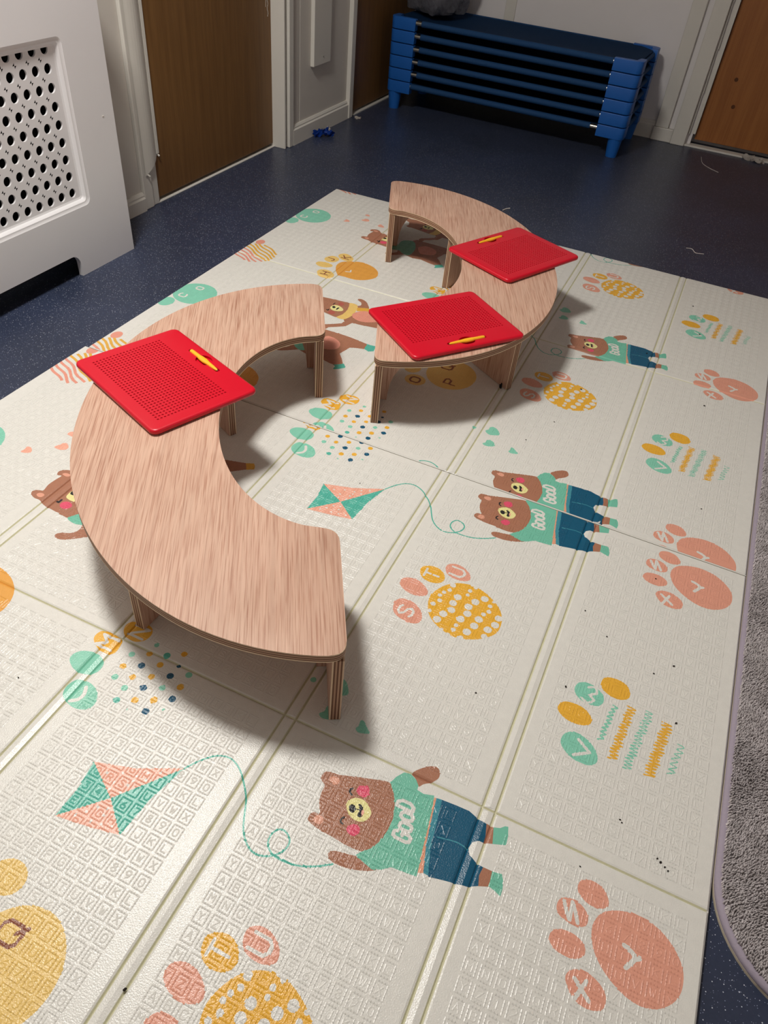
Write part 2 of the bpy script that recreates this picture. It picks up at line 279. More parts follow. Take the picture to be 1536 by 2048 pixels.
CAM = [1.181738, -1.495267, 1.245547, -0.349631, -0.74549, 0.113801, 1472.707808]
DATA = """
brown;1;P;4544 -4578 4550 -4526 4586 -4501 4666 -4490 4788 -4448 4956 -4391 5121 -4348 5192 -4428 5242 -4526 5274 -4632 5274 -4742 5253 -4862 5210 -4948 5154 -5004 5024 -5016 4882 -5007 4770 -5002 4678 -4990 4628 -4968 4616 -4924 4644 -4884 4690 -4874 4646 -4803 4616 -4718 4610 -4634 4569 -4608
earpink;2;P;4620 -4565 4640 -4524 4694 -4519 4714 -4560 4681 -4588
earpink;2;P;4666 -4952 4676 -4900 4728 -4892 4750 -4934 4720 -4964
cheek;2;P;4880 -4536 4899 -4492 4954 -4472 4990 -4505 4992 -4554 4951 -4583 4906 -4572
cheek;2;P;4952 -4888 4970 -4847 5012 -4822 5054 -4836 5064 -4881 5030 -4922 4982 -4918
cream;3;P;4872 -4729 4862 -4661 4910 -4612 4982 -4600 5046 -4634 5087 -4678 5076 -4746 5026 -4788 4948 -4787
black;4;P;4887 -4706 4896 -4682 4920 -4677 4946 -4697 4951 -4730 4933 -4747 4904 -4737
black;4;P;4956 -4654 4982 -4649 5012 -4683 5026 -4724 5017 -4752 4988 -4751 4983 -4722 4984 -4697
salmon;5;P;5002 -4696 5016 -4680 5029 -4706 5022 -4736
black;4;S2;4944 -4704 4985 -4694
black;4;S3;4843 -4546 4832 -4568 4840 -4592 4862 -4603
black;4;S3;4890 -4812 4878 -4838 4884 -4862 4906 -4870
teal;2;L;5121 -4348 5144 -4273 5192 -4201 5248 -4182 5320 -4218 5358 -4260 5362 -4300 5428 -4308 5518 -4280 5544 -4383 5571 -4546 5596 -4719 5630 -4910 5640 -4987 5536 -4999 5424 -5011 5360 -5064 5288 -5098 5204 -5077 5118 -5054 5154 -5004 5210 -4948 5253 -4862 5274 -4742 5274 -4632 5242 -4526 5192 -4428
brown;1;P;5262 -4174 5311 -4100 5382 -4037 5448 -4018 5486 -4056 5492 -4114 5453 -4174 5394 -4224 5360 -4265 5313 -4213
brown;1;P;4912 -5148 4918 -5121 4958 -5096 5040 -5080 5136 -5060 5222 -5082 5324 -5082 5245 -5132 5118 -5176 4998 -5190 4940 -5178
salmon2;1;L;5525 -4296 5547 -4292 5584 -4540 5624 -4735 5684 -4934 5638 -4956 5596 -4719 5562 -4487
denim;2;L;5544 -4292 5594 -4284 5626 -4486 5658 -4718 5724 -4938 5680 -4935 5614 -4710 5584 -4540
navy;1;L;5590 -4285 5726 -4275 5847 -4271 5916 -4294 5964 -4304 6024 -4312 6038 -4344 6048 -4417 6053 -4476 6010 -4480 5962 -4514 5948 -4574 5974 -4628 6060 -4667 6112 -4671 6102 -4748 6124 -4830 6047 -4874 5968 -4892 5849 -4916 5724 -4946 5656 -4720 5624 -4488
brown;1;L;6020 -4308 6086 -4312 6122 -4452 6050 -4478 6048 -4417
brown;1;L;6107 -4670 6192 -4668 6206 -4796 6122 -4832 6102 -4748
teal;1;L;6086 -4312 6140 -4292 6174 -4257 6201 -4250 6223 -4330 6230 -4411 6119 -4454
teal;1;L;6190 -4668 6271 -4657 6295 -4696 6310 -4758 6304 -4824 6264 -4809 6203 -4794
denim;2;S2;5675 -4611 5754 -4592 5852 -4576 5946 -4590
yellow;1;P;6286 -2876 6319 -2784 6414 -2750 6529 -2761 6618 -2830 6626 -2906 6556 -2958 6450 -2974 6350 -2946
mint;1;P;6389 -2584 6408 -2488 6494 -2442 6594 -2464 6672 -2520 6690 -2606 6640 -2673 6531 -2690 6438 -2654
yellow;1;P;6620 -2364 6651 -2285 6760 -2253 6870 -2282 6920 -2367 6909 -2440 6826 -2493 6720 -2483 6645 -2438
mint;1;P;6414 -3246 6412 -3150 6475 -3077 6582 -3072 6683 -3118 6754 -3198 6772 -3283 6716 -3346 6616 -3363 6501 -3328
white;2;S6;6560 -3128 6687 -3216 6553 -3310
white;2;S5;6480 -2650 6544 -2682 6600 -2618 6540 -2578 6608 -2530 6578 -2460 6514 -2494
mint;1;S3;6726 -3036 6780 -3001 6737 -2988 6786 -2952 6737 -2938 6785 -2902 6740 -2888 6794 -2853 6754 -2841 6808 -2805 6762 -2792 6811 -2754 6761 -2739 6812 -2702 6767 -2688 6824 -2652 6782 -2638 6836 -2602 6788 -2586
yellow;1;S3;6856 -3184 6939 -3158 6868 -3149 6942 -3121 6862 -3110 6934 -3082 6860 -3072 6942 -3046 6875 -3037 6958 -3010 6882 -3000 6956 -2972 6874 -2960 6950 -2932 6878 -2922 6963 -2895 6894 -2886 6975 -2858 6896 -2847 6969 -2818 6888 -2806 6968 -2778 6897 -2768 6984 -2740 6912 -2730 6991 -2702 6909 -2689 6984 -2659 6904 -2647 6988 -2619 6918 -2608 7004 -2581 6929 -2570 7006 -2540 6922 -2526
mint;1;S2;7000 -3224 7082 -3198 7013 -3188 7087 -3159 7009 -3148 7081 -3118 7008 -3108 7091 -3080 7025 -3071 7107 -3043 7034 -3032 7107 -3002 7028 -2990 7104 -2961 7032 -2950 7118 -2923 7050 -2912 7131 -2884 7054 -2872 7127 -2842 7048 -2829 7128 -2800 7058 -2788 7146 -2760 7075 -2750 7154 -2720 7074 -2706 7148 -2676 7070 -2662 7154 -2634 7086 -2622 7173 -2594 7099 -2581 7176 -2550 7094 -2536 7172 -2504 7096 -2492
yellow;1;S3;7201 -3200 7300 -3174 7214 -3166 7304 -3139 7208 -3130 7294 -3102 7204 -3094 7304 -3068 7222 -3062 7321 -3036 7230 -3027 7318 -2999 7220 -2990 7312 -2962 7224 -2954 7326 -2928 7243 -2920 7340 -2893 7245 -2884 7332 -2855 7236 -2845 7331 -2818 7246 -2810 7349 -2783 7262 -2774 7357 -2747 7258 -2736 7348 -2708 7252 -2697 7352 -2670 7268 -2661 7372 -2634 7281 -2624 7374 -2596 7272 -2584 7364 -2556 7272 -2545
mint;1;S2;7392 -3092 7468 -3046 7408 -3034 7476 -2986 7410 -2972 7476 -2924 7415 -2912 7490 -2864 7434 -2850 7510 -2803 7448 -2789 7516 -2740 7448 -2725
coral;1;P;7054 -4778 7053 -4676 7099 -4578 7204 -4508 7360 -4466 7526 -4490 7660 -4570 7754 -4693 7773 -4833 7734 -4950 7640 -5047 7526 -5095 7402 -5090 7282 -5043 7176 -4972 7099 -4885
coral;1;P;6748 -4690 6762 -4624 6828 -4585 6920 -4590 6994 -4645 7004 -4722 6948 -4767 6859 -4770 6777 -4744
coral;1;P;6870 -4474 6885 -4406 6962 -4368 7057 -4382 7120 -4446 7130 -4510 7078 -4553 6990 -4563 6906 -4527
coral;1;P;6753 -4954 6768 -4881 6832 -4842 6934 -4836 7017 -4875 7038 -4936 7000 -4989 6921 -5020 6816 -5008
coral;1;P;6944 -5179 6945 -5118 7004 -5066 7102 -5056 7194 -5092 7248 -5151 7250 -5227 7205 -5272 7114 -5292 7016 -5262
white;2;S6;6796 -4628 6869 -4750 6860 -4604 6934 -4742
white;2;S6;7003 -5134 7136 -5238
white;2;S6;7090 -5116 7034 -5264
white;2;S7;7308 -4738 7372 -4760 7402 -4801 7348 -4890
white;2;S7;7398 -4803 7437 -4780
coral;1;P;4320 -6803 4304 -6707 4362 -6636 4476 -6626 4588 -6684 4655 -6777 4654 -6866 4578 -6912 4460 -6908 4366 -6869
coral;1;P;4248 -6452 4243 -6362 4322 -6308 4433 -6308 4536 -6364 4584 -6434 4557 -6489 4456 -6530 4338 -6512
yellow;1;P;4385 -6178 4373 -6089 4450 -6026 4548 -6016 4640 -6067 4676 -6161 4634 -6232 4544 -6262 4447 -6244
coral;1;P;4629 -5986 4628 -5904 4712 -5852 4818 -5866 4912 -5932 4934 -6020 4853 -6072 4754 -6076 4673 -6048
yellow;1;P;4659 -6620 4622 -6454 4675 -6288 4768 -6167 4901 -6094 5054 -6080 5234 -6148 5376 -6258 5450 -6400 5458 -6572 5380 -6700 5234 -6810 5049 -6865 4862 -6818 4734 -6734
white;2;C59;4786 -6268
white;2;C56;4740 -6329
white;2;C56;4714 -6390
white;2;C63;4740 -6464
white;2;C67;4692 -6544
white;2;C100;4904 -6321
white;2;C100;4886 -6430
white;2;C100;4905 -6531
white;2;C104;4844 -6624
white;2;C104;4811 -6726
white;2;C59;4996 -6168
white;2;C52;4992 -6238
white;2;C104;5105 -6293
white;2;C104;5058 -6398
white;2;C104;5080 -6496
white;2;C104;5038 -6604
white;2;C59;5024 -6706
white;2;C63;5020 -6777
white;2;C100;5184 -6202
white;2;C59;5272 -6274
white;2;C63;5284 -6355
white;2;C63;5244 -6420
white;2;C104;5219 -6512
white;2;C104;5204 -6621
white;2;C104;5160 -6736
white;2;C96;5410 -6396
white;2;C104;5404 -6502
white;2;C104;5352 -6600
white;2;C81;5346 -6706
white;2;C81;5126 -6848
white;2;C74;4987 -6874
white;2;C81;4794 -6181
white;2;C56;4692 -6654
white;2;C44;4905 -6832
white;2;C56;5038 -6090
white;2;C44;5290 -6198
white;2;C52;4992 -6072
white;2;GS32;4464 -6782
white;2;GT32;4520 -6141
white;2;GU32;4770 -5966
white;2;GM36;1952 -4282
white;2;GN34;2148 -4033
brownink;2;GH30;-118 -4848
brownink;2;GJ28;-311 -4253
brownink;2;GK30;-102 -4008
kiteteal;1;L;2734 -5880 2742 -5616 2696 -5357 3040 -5556
salmon;1;L;2696 -5357 3064 -5241 3432 -5054 3239 -5311 3040 -5556
kiteteal;1;L;3432 -5054 3342 -5414 3310 -5772 3040 -5556
salmon;1;L;3310 -5772 3066 -5826 2734 -5880 2883 -5724 3040 -5556
white;2;C28;2866 -5390
white;2;C28;2987 -5328
white;2;C28;3111 -5301
white;2;C28;3178 -5231
white;2;C28;3274 -5182
white;2;C28;2972 -5430
white;2;C28;3095 -5402
white;2;C28;3200 -5291
white;2;C28;2978 -5496
white;2;C28;3083 -5478
white;2;C28;3112 -5348
white;2;C28;2880 -5802
white;2;C28;2942 -5738
white;2;C28;3000 -5666
white;2;C28;3086 -5698
white;2;C28;3028 -5782
white;2;C28;3120 -5767
white;2;C28;3207 -5745
white;2;C28;3081 -5636
kiteteal;1;S3;3432 -5054 3512 -4928 3613 -4826 3733 -4790 3858 -4836 3969 -4936 4064 -5050 4126 -5176 4192 -5295 4281 -5377 4378 -5411 4487 -5378 4568 -5296 4582 -5206 4526 -5149 4458 -5144 4416 -5204 4422 -5286 4490 -5346 4584 -5360 4722 -5342 4860 -5284 4984 -5202
mint;1;P;4167 -3716 4198 -3654 4197 -3604 4240 -3564 4315 -3598 4376 -3700 4324 -3746 4238 -3774
mint;1;P;4226 -4020 4258 -3974 4256 -3924 4292 -3892 4356 -3916 4396 -3990 4340 -4036 4268 -4051
mint;1;P;4605 -4002 4620 -3966 4612 -3908 4644 -3898 4698 -3948 4744 -3988 4690 -4020 4639 -4028
mint;1;C70;3996 -3712
salmon;1;P;-959 -6736 -946 -6676 -962 -6633 -926 -6608 -866 -6638 -840 -6692 -900 -6736
salmon;1;P;-673 -6453 -637 -6386 -629 -6342 -578 -6325 -520 -6362 -506 -6426 -584 -6472
salmon;1;P;-718 -6160 -714 -6110 -668 -6092 -610 -6132 -620 -6176 -681 -6175
salmon;1;P;-240 -2220 -224 -2096 -96 -2192 -139 -2239
mint;1;P;1780 -4625 1756 -4564 1788 -4496 1858 -4456 1947 -4437 2042 -4462 2098 -4514 2104 -4606 2050 -4664 1972 -4692 1873 -4680
mint;1;P;1995 -4958 1955 -4873 1973 -4794 2021 -4748 2127 -4736 2232 -4774 2298 -4845 2316 -4924 2272 -4988 2182 -5016 2084 -5002
yellow;1;P;1820 -4326 1792 -4254 1826 -4184 1920 -4168 2060 -4190 2097 -4264 2102 -4354 2045 -4394 1938 -4391
yellow;1;P;1985 -4063 1979 -3994 2032 -3944 2130 -3913 2229 -3932 2277 -3995 2266 -4088 2192 -4148 2103 -4150 2034 -4125
white;2;S7;2124 -4792 2159 -4858 2150 -4930 2090 -4976
mint;1;C59;2404 -4084
mint;1;C73;2258 -4288
yellow;1;C73;2406 -4202
kiteteal;1;C81;2570 -4140
yellow;1;C76;2273 -4440
navy;1;C81;2426 -4352
yellow;1;C76;2578 -4262
mint;1;C76;2286 -4575
yellow;1;C73;2436 -4499
yellow;1;C73;2590 -4412
navy;1;C81;2743 -4323
mint;1;C76;2444 -4632
navy;1;C81;2600 -4550
mint;1;C73;2758 -4468
kiteteal;1;C76;2466 -4772
yellow;1;C81;2614 -4695
yellow;1;C81;2770 -4614
navy;1;C81;2916 -4526
navy;1;C81;2778 -4746
mint;1;C32;2912 -4656
mint;1;C27;2620 -4808
yellow;1;C79;2904 -4382
mint;1;C79;2894 -4230
yellow;1;C72;2710 -4048
navy;1;C50;2746 -4190
brown;1;L;1216 -5612 1396 -5566 1510 -5534 1630 -5500 1699 -5609 1592 -5706 1490 -5799 1394 -5877
mustard;1;L;1624 -5502 1720 -5454 1762 -5504 1784 -5556 1702 -5612
brown;1;P;-264 -7289 -290 -7243 -270 -7204 -224 -7182 -191 -7162 -214 -7058 -206 -6942 -194 -6854 -241 -6865 -272 -6842 -279 -6797 -248 -6754 -175 -6720 -94 -6747 -37 -6812 70 -6830 238 -6908 366 -7005 454 -7135 458 -7252 434 -7336 391 -7398 242 -7388 110 -7375 1 -7364 -106 -7320 -184 -7320
earpink;2;P;-209 -7258 -198 -7221 -152 -7210 -118 -7228 -128 -7272 -170 -7281
earpink;2;P;-210 -6822 -185 -6786 -126 -6782 -106 -6811 -140 -6836
cheek;2;P;157 -7275 148 -7223 190 -7184 256 -7188 295 -7234 262 -7289 210 -7304
cream;3;P;124 -7128 106 -7076 108 -7014 148 -6960 229 -6975 306 -7039 314 -7110 248 -7148 182 -7148
black;4;P;118 -7054 113 -7008 144 -6993 186 -7016 186 -7054 152 -7066
black;4;S5;78 -7237 112 -7244 111 -7193
teal;2;P;388 -7406 419 -7331 458 -7252 463 -7145 652 -7214 738 -7280 716 -7378 606 -7411 512 -7436
brown;1;P;464 -7698 457 -7662 501 -7616 582 -7577 629 -7510 624 -7443 604 -7384 701 -7386 816 -7446 819 -7499 764 -7557 675 -7634 578 -7702 506 -7716
brown;1;L;750 -2380 896 -2400 1125 -2393 1376 -2408 1672 -2452 1700 -2622 1572 -2662 1482 -2708 1456 -2832 1426 -2958 1524 -3082 1610 -3209 1489 -3308 1402 -3296 1327 -3275 1180 -3230 1013 -3267 841 -3213 660 -3018 600 -2783 654 -2546
teal;2;P;499 -2646 606 -2525 737 -2517 868 -2760 915 -3023 885 -3185 750 -3176 555 -2962
kiteteal;1;L;1672 -2452 1732 -2452 1831 -2436 1860 -2599 1792 -2654 1698 -2618
kiteteal;1;L;1489 -3308 1562 -3250 1615 -3195 1676 -3258 1688 -3294 1623 -3369 1560 -3424 1536 -3412 1541 -3342
coral2;3;P;913 -2731 978 -2614 1032 -2567 1148 -2580 1268 -2650 1324 -2760 1317 -2862 1246 -2930 1162 -2961 1048 -2962
brown;1;P;126 -1484 135 -1404 223 -1419 352 -1391 498 -1368 648 -1355 798 -1343 841 -1444 882 -1616 878 -1785 836 -1924 719 -1918 576 -1888 422 -1864 324 -1873 262 -1830 286 -1756 237 -1616 164 -1578
cheek2;2;P;627 -1442 670 -1399 736 -1427 734 -1500 676 -1511
cheek2;2;P;622 -1830 653 -1767 737 -1782 740 -1862 673 -1879
cream;3;P;595 -1693 580 -1603 640 -1543 722 -1552 814 -1618 814 -1683 738 -1734 666 -1744
black;4;P;602 -1632 615 -1594 656 -1610 660 -1656 634 -1668
black;4;S6;712 -1672 715 -1614
black;4;S4;570 -1780 600 -1788 594 -1750
black;4;S3;582 -1544 576 -1506 584 -1485
paleyellow;2;P;807 -1336 932 -1326 998 -1424 1038 -1624 1033 -1766 975 -1926 838 -1928 878 -1785 882 -1616 841 -1444
brown;1;P;967 -1360 1005 -1306 968 -1214 876 -1158 866 -1112 918 -1086 1015 -1124 1102 -1212 1184 -1358 1082 -1398 1013 -1415
mustard;2;L;988 -1417 1072 -1376 1162 -1339 1306 -1334 1396 -1526 1220 -1476 1123 -1484 1036 -1542
coral2;3;P;1024 -1633 1121 -1480 1259 -1450 1434 -1529 1512 -1669 1381 -1787 1241 -1833 1111 -1796 1042 -1732
brown;1;L;975 -1926 1033 -1766 1048 -1590 1162 -1458 1336 -1427 1511 -1478 1636 -1588 1672 -1751 1589 -1890 1442 -1915 1295 -1944 1153 -1958 1109 -2118 989 -2223 884 -2305 864 -2396 798 -2400 756 -2322 786 -2250 906 -2158 1008 -2066 1020 -1991
paleyellow;1;P;-418 -4315 -416 -4185 -336 -4090 -211 -4118 -159 -4210 -196 -4337 -314 -4382
paleyellow;1;P;-248 -4046 -264 -3928 -158 -3853 9 -3930 72 -4048 34 -4138 -114 -4146
paleyellow;1;P;-463 -4580 -454 -4480 -338 -4430 -188 -4450 -138 -4522 -203 -4616 -347 -4654
paleyellow;1;P;-276 -4879 -264 -4762 -142 -4708 14 -4768 82 -4899 18 -5014 -148 -5028
orange;1;P;-64 -4519 -100 -4326 -41 -4190 110 -4084 286 -4026 516 -4084 698 -4235 765 -4459 663 -4658 475 -4776 256 -4780 101 -4768
white;2;S5;174 -4568 259 -4538 235 -4464
"""
# ------------------------------------------------------------------ play mats
PER = 0.8635
def glyphs():
    g = {}
    def a(ch, *st): g[ch] = [list(s) for s in st]
    a('A', [(0,0),(2,6),(4,0)], [(.8,2),(3.2,2)]); a('B', [(0,0),(0,6),(3,6),(3.6,4.6),(3,3.2),(0,3.2)], [(3,3.2),(4,1.6),(3,0),(0,0)])
    a('C', [(4,5),(3,6),(1,6),(0,5),(0,1),(1,0),(3,0),(4,1)]); a('D', [(0,0),(0,6),(2.4,6),(4,4.4),(4,1.6),(2.4,0),(0,0)])
    a('E', [(4,6),(0,6),(0,0),(4,0)], [(0,3),(3.2,3)]); a('F', [(4,6),(0,6),(0,0)], [(0,3),(3.2,3)])
    a('G', [(4,5),(3,6),(1,6),(0,5),(0,1),(1,0),(3,0),(4,1),(4,3),(2.4,3)]); a('H', [(0,0),(0,6)], [(4,0),(4,6)], [(0,3),(4,3)])
    a('I', [(.8,6),(3.2,6)], [(2,6),(2,0)], [(.8,0),(3.2,0)]); a('J', [(3.6,6),(3.6,1.2),(2.6,0),(1.2,0),(.3,1.2)])
    a('K', [(0,0),(0,6)], [(4,6),(0,2.6)], [(1.2,3.6),(4,0)]); a('L', [(0,6),(0,0),(4,0)])
    a('M', [(0,0),(0,6),(2,3),(4,6),(4,0)]); a('N', [(0,0),(0,6),(4,0),(4,6)])
    a('O', [(1,0),(0,1.2),(0,4.8),(1,6),(3,6),(4,4.8),(4,1.2),(3,0),(1,0)]); a('P', [(0,0),(0,6),(3,6),(4,4.6),(3,3),(0,3)])
    a('Q', [(1,0),(0,1.2),(0,4.8),(1,6),(3,6),(4,4.8),(4,1.2),(3,0),(1,0)], [(2.4,1.8),(4.2,-.4)]); a('R', [(0,0),(0,6),(3,6),(4,4.6),(3,3),(0,3)], [(2.2,3),(4,0)])
    a('S', [(4,5.2),(3,6),(1,6),(0,4.9),(1,3.4),(3,2.7),(4,1.2),(3,0),(1,0),(0,.8)]); a('T', [(0,6),(4,6)], [(2,6),(2,0)])
    a('U', [(0,6),(0,1.2),(1,0),(3,0),(4,1.2),(4,6)]); a('V', [(0,6),(2,0),(4,6)]); a('W', [(0,6),(1,0),(2,4),(3,0),(4,6)])
    a('X', [(0,0),(4,6)], [(0,6),(4,0)]); a('Y', [(0,6),(2,3),(4,6)], [(2,3),(2,0)]); a('Z', [(0,6),(4,6),(0,0),(4,0)])
    a('1', [(1,5),(2.2,6),(2.2,0)]); a('2', [(0,5),(1,6),(3,6),(4,4.8),(3.4,3.2),(0,0),(4,0)]); a('3', [(0,6),(4,6),(2,3.6),(3.6,2.8),(4,1.4),(3,0),(1,0),(0,.8)])
    a('4', [(3,0),(3,6),(0,2),(4,2)]); a('5', [(4,6),(.4,6),(.2,3.4),(3,3.4),(4,2),(3,0),(0,0)]); a('6', [(3.4,6),(.8,3.6),(0,1.6),(1,0),(3,0),(4,1.6),(3,3.2),(.8,3)])
    a('7', [(0,6),(4,6),(1.4,0)]); a('8', [(2,3.2),(.4,4.4),(1,6),(3,6),(3.6,4.4),(2,3.2),(0,1.6),(1,0),(3,0),(4,1.6),(2,3.2)]); a('9', [(3.6,2.8),(1,2.8),(0,4.4),(1,6),(3,6),(4,4.4),(3,1.6),(1,0)])
    a('0', [(1.2,0),(.2,1.2),(.2,4.8),(1.2,6),(2.8,6),(3.8,4.8),(3.8,1.2),(2.8,0),(1.2,0)]); a('o', [(1,0),(0,1),(0,3.2),(1,4.2),(3,4.2),(4,3.2),(4,1),(3,0),(1,0)])
    return g
GL = glyphs()

def crom(p, k=4, closed=True):
    n = len(p); o = []
    for i in range(n if closed else n - 1):
        g = lambda j: np.array(p[j % n] if closed else p[max(0, min(n - 1, j))], float)
        a, b, c, d = g(i - 1), g(i), g(i + 1), g(i + 2)
        for t in np.arange(k) / k:
            o.append(tuple(.5 * ((2 * b) + (c - a) * t + (2 * a - 5 * b + 4 * c - d) * t * t + (3 * b - a - 3 * c + d) * t ** 3)))
    if not closed: o.append(tuple(p[-1]))
    return o
def ribbon(p, w, closed=False):
    """list of quads along a polyline"""
    P = [np.array(q, float) for q in p]; n = len(P); L, R = [], []
    for i in range(n):
        d0 = P[i] - P[i - 1] if i > 0 else P[1] - P[0]
        d1 = P[i + 1] - P[i] if i < n - 1 else P[-1] - P[-2]
        d0 = d0 / (np.linalg.norm(d0) + 1e-9); d1 = d1 / (np.linalg.norm(d1) + 1e-9)
        t = d0 + d1; ln = np.linalg.norm(t)
        t = d1 if ln < .15 else t / ln
        nn = np.array([-t[1], t[0]]); m = 1 / max(.55, abs(nn @ np.array([-d1[1], d1[0]])))
        e = t * (w * .3 if i == n - 1 else (-w * .3 if i == 0 else 0))
        L.append(P[i] + e + nn * w / 2 * m); R.append(P[i] + e - nn * w / 2 * m)
    return [[tuple(L[i]), tuple(R[i]), tuple(R[i + 1]), tuple(L[i + 1])] for i in range(n - 1)]
def stroke(p, w):
    """round-jointed pen stroke: a bar per segment and a disc per joint (discs a hair higher)"""
    o = []; P = [np.array(q, float) for q in p]
    for i in range(len(P) - 1):
        d = P[i + 1] - P[i]; L = np.linalg.norm(d)
        if L < 1e-6: continue
        nn = np.array([-d[1], d[0]]) / L * w / 2
        o.append((.12 * (i % 2), [tuple(P[i] + nn), tuple(P[i] - nn), tuple(P[i + 1] - nn), tuple(P[i + 1] + nn)]))
    if w > .002:
        for i, q in enumerate(P): o.append((.25, disc(q[0], q[1], w / 2, n=10)))
    return o
def disc(x, y, rx, ry=None, n=14):
    ry = ry or rx
    return [(x + rx * math.cos(2 * PI * i / n), y + ry * math.sin(2 * PI * i / n)) for i in range(n)]

GLY = []
PRINT = []   # (colour, layer, polygon)
for ln in DATA.strip().split('\n'):
    c, l, t, p = ln.split(';'); v = [float(x) / 5000 for x in p.split()]
    pts = list(zip(v[::2], v[1::2])); l = int(l)
    if t == 'P': PRINT.append((c, l, crom(pts)))
    elif t == 'L': PRINT.append((c, l, pts))
    elif t[0] == 'S':
        w = float(t[1:]) * 0.00105
        for dl, q in stroke(crom(pts, 3 if len(pts) > 12 else 2, False) if len(pts) > 3 else pts, w): PRINT.append((c, l + dl, q))
    elif t[0] == 'G': GLY.append((t[1], float(t[2:]), pts[0], c, l))
    else: PRINT.append((c, l, disc(pts[0][0], pts[0][1], float(t[1:]) / 10 * .00088)))
def word(s, cx, cy, w, h, adv, c, lay, th, skew=0.0):
    for k, ch in enumerate(s):
        for st in GL[ch]:
            pp = []
            for gx, gy in st:
                X = (gx / 4 - .5) * w + k * adv; Y = (gy / 6) * h + skew * k
                pp.append((cx - Y, cy + X))
            for dl, q in stroke(pp, th): PRINT.append((c, lay + dl, q))
for ch, sz, (gx_, gy_), c, l in GLY: word(ch, gx_ + sz * .0005, gy_, sz * .00074, sz * .001, 0, c, l, sz * .00017)
word('GooD', 1.0955, -.948, .0125, .030, .0175, 'white', 4, .0062, .005)
E1 = [('mint', -.325, -.508, .075, .077), ('mint', -.373, -.607, .026, .032), ('coral2', -.366, -.872, .017, .022),
      ('paleyellow', .642, -.515, .079, .086), ('paleyellow', .554, -.603, .033, .030), ('paleyellow', .520, -.542, .027, .030),
      ('paleyellow', .519, -.472, .028, .030), ('paleyellow', .551, -.419, .031, .027)]
for c, x, y, rx, ry in E1: PRINT.append((c, 1, disc(x, y, rx, ry, 40)))
word('O', .569, -.603, .028, .030, 0, 'brownink', 2, .006); word('P', .672, -.556, .028, .036, 0, 'brownink', 2, .006)
word('Q', .632, -.478, .030, .036, 0, 'brownink', 2, .006)
word('C', -.340, -.540, .022, .026, 0, 'white', 2, .006); word('O', -.322, -.466, .020, .024, 0, 'white', 2, .006)
cx, cy, rr = -.328, -.966, .082
nx, ny, tx, ty = .507, .862, .862, -.507
for i, s in enumerate(np.arange(-.072, .08, .0172)):
    hl = math.sqrt(max(0, rr * rr - s * s)) * .96
    cs = 'coral2' if s < -.02 else 'mustard'
    pp = []
    for k in range(9):
        u = -hl + 2 * hl * k / 8; w_ = .004 * math.sin(u * 60 + i)
        pp.append((cx + nx * (s + w_) + tx * u, cy + ny * (s + w_) + ty * u))
    for q in ribbon(pp, .0085): PRINT.append((cs, 1, q))

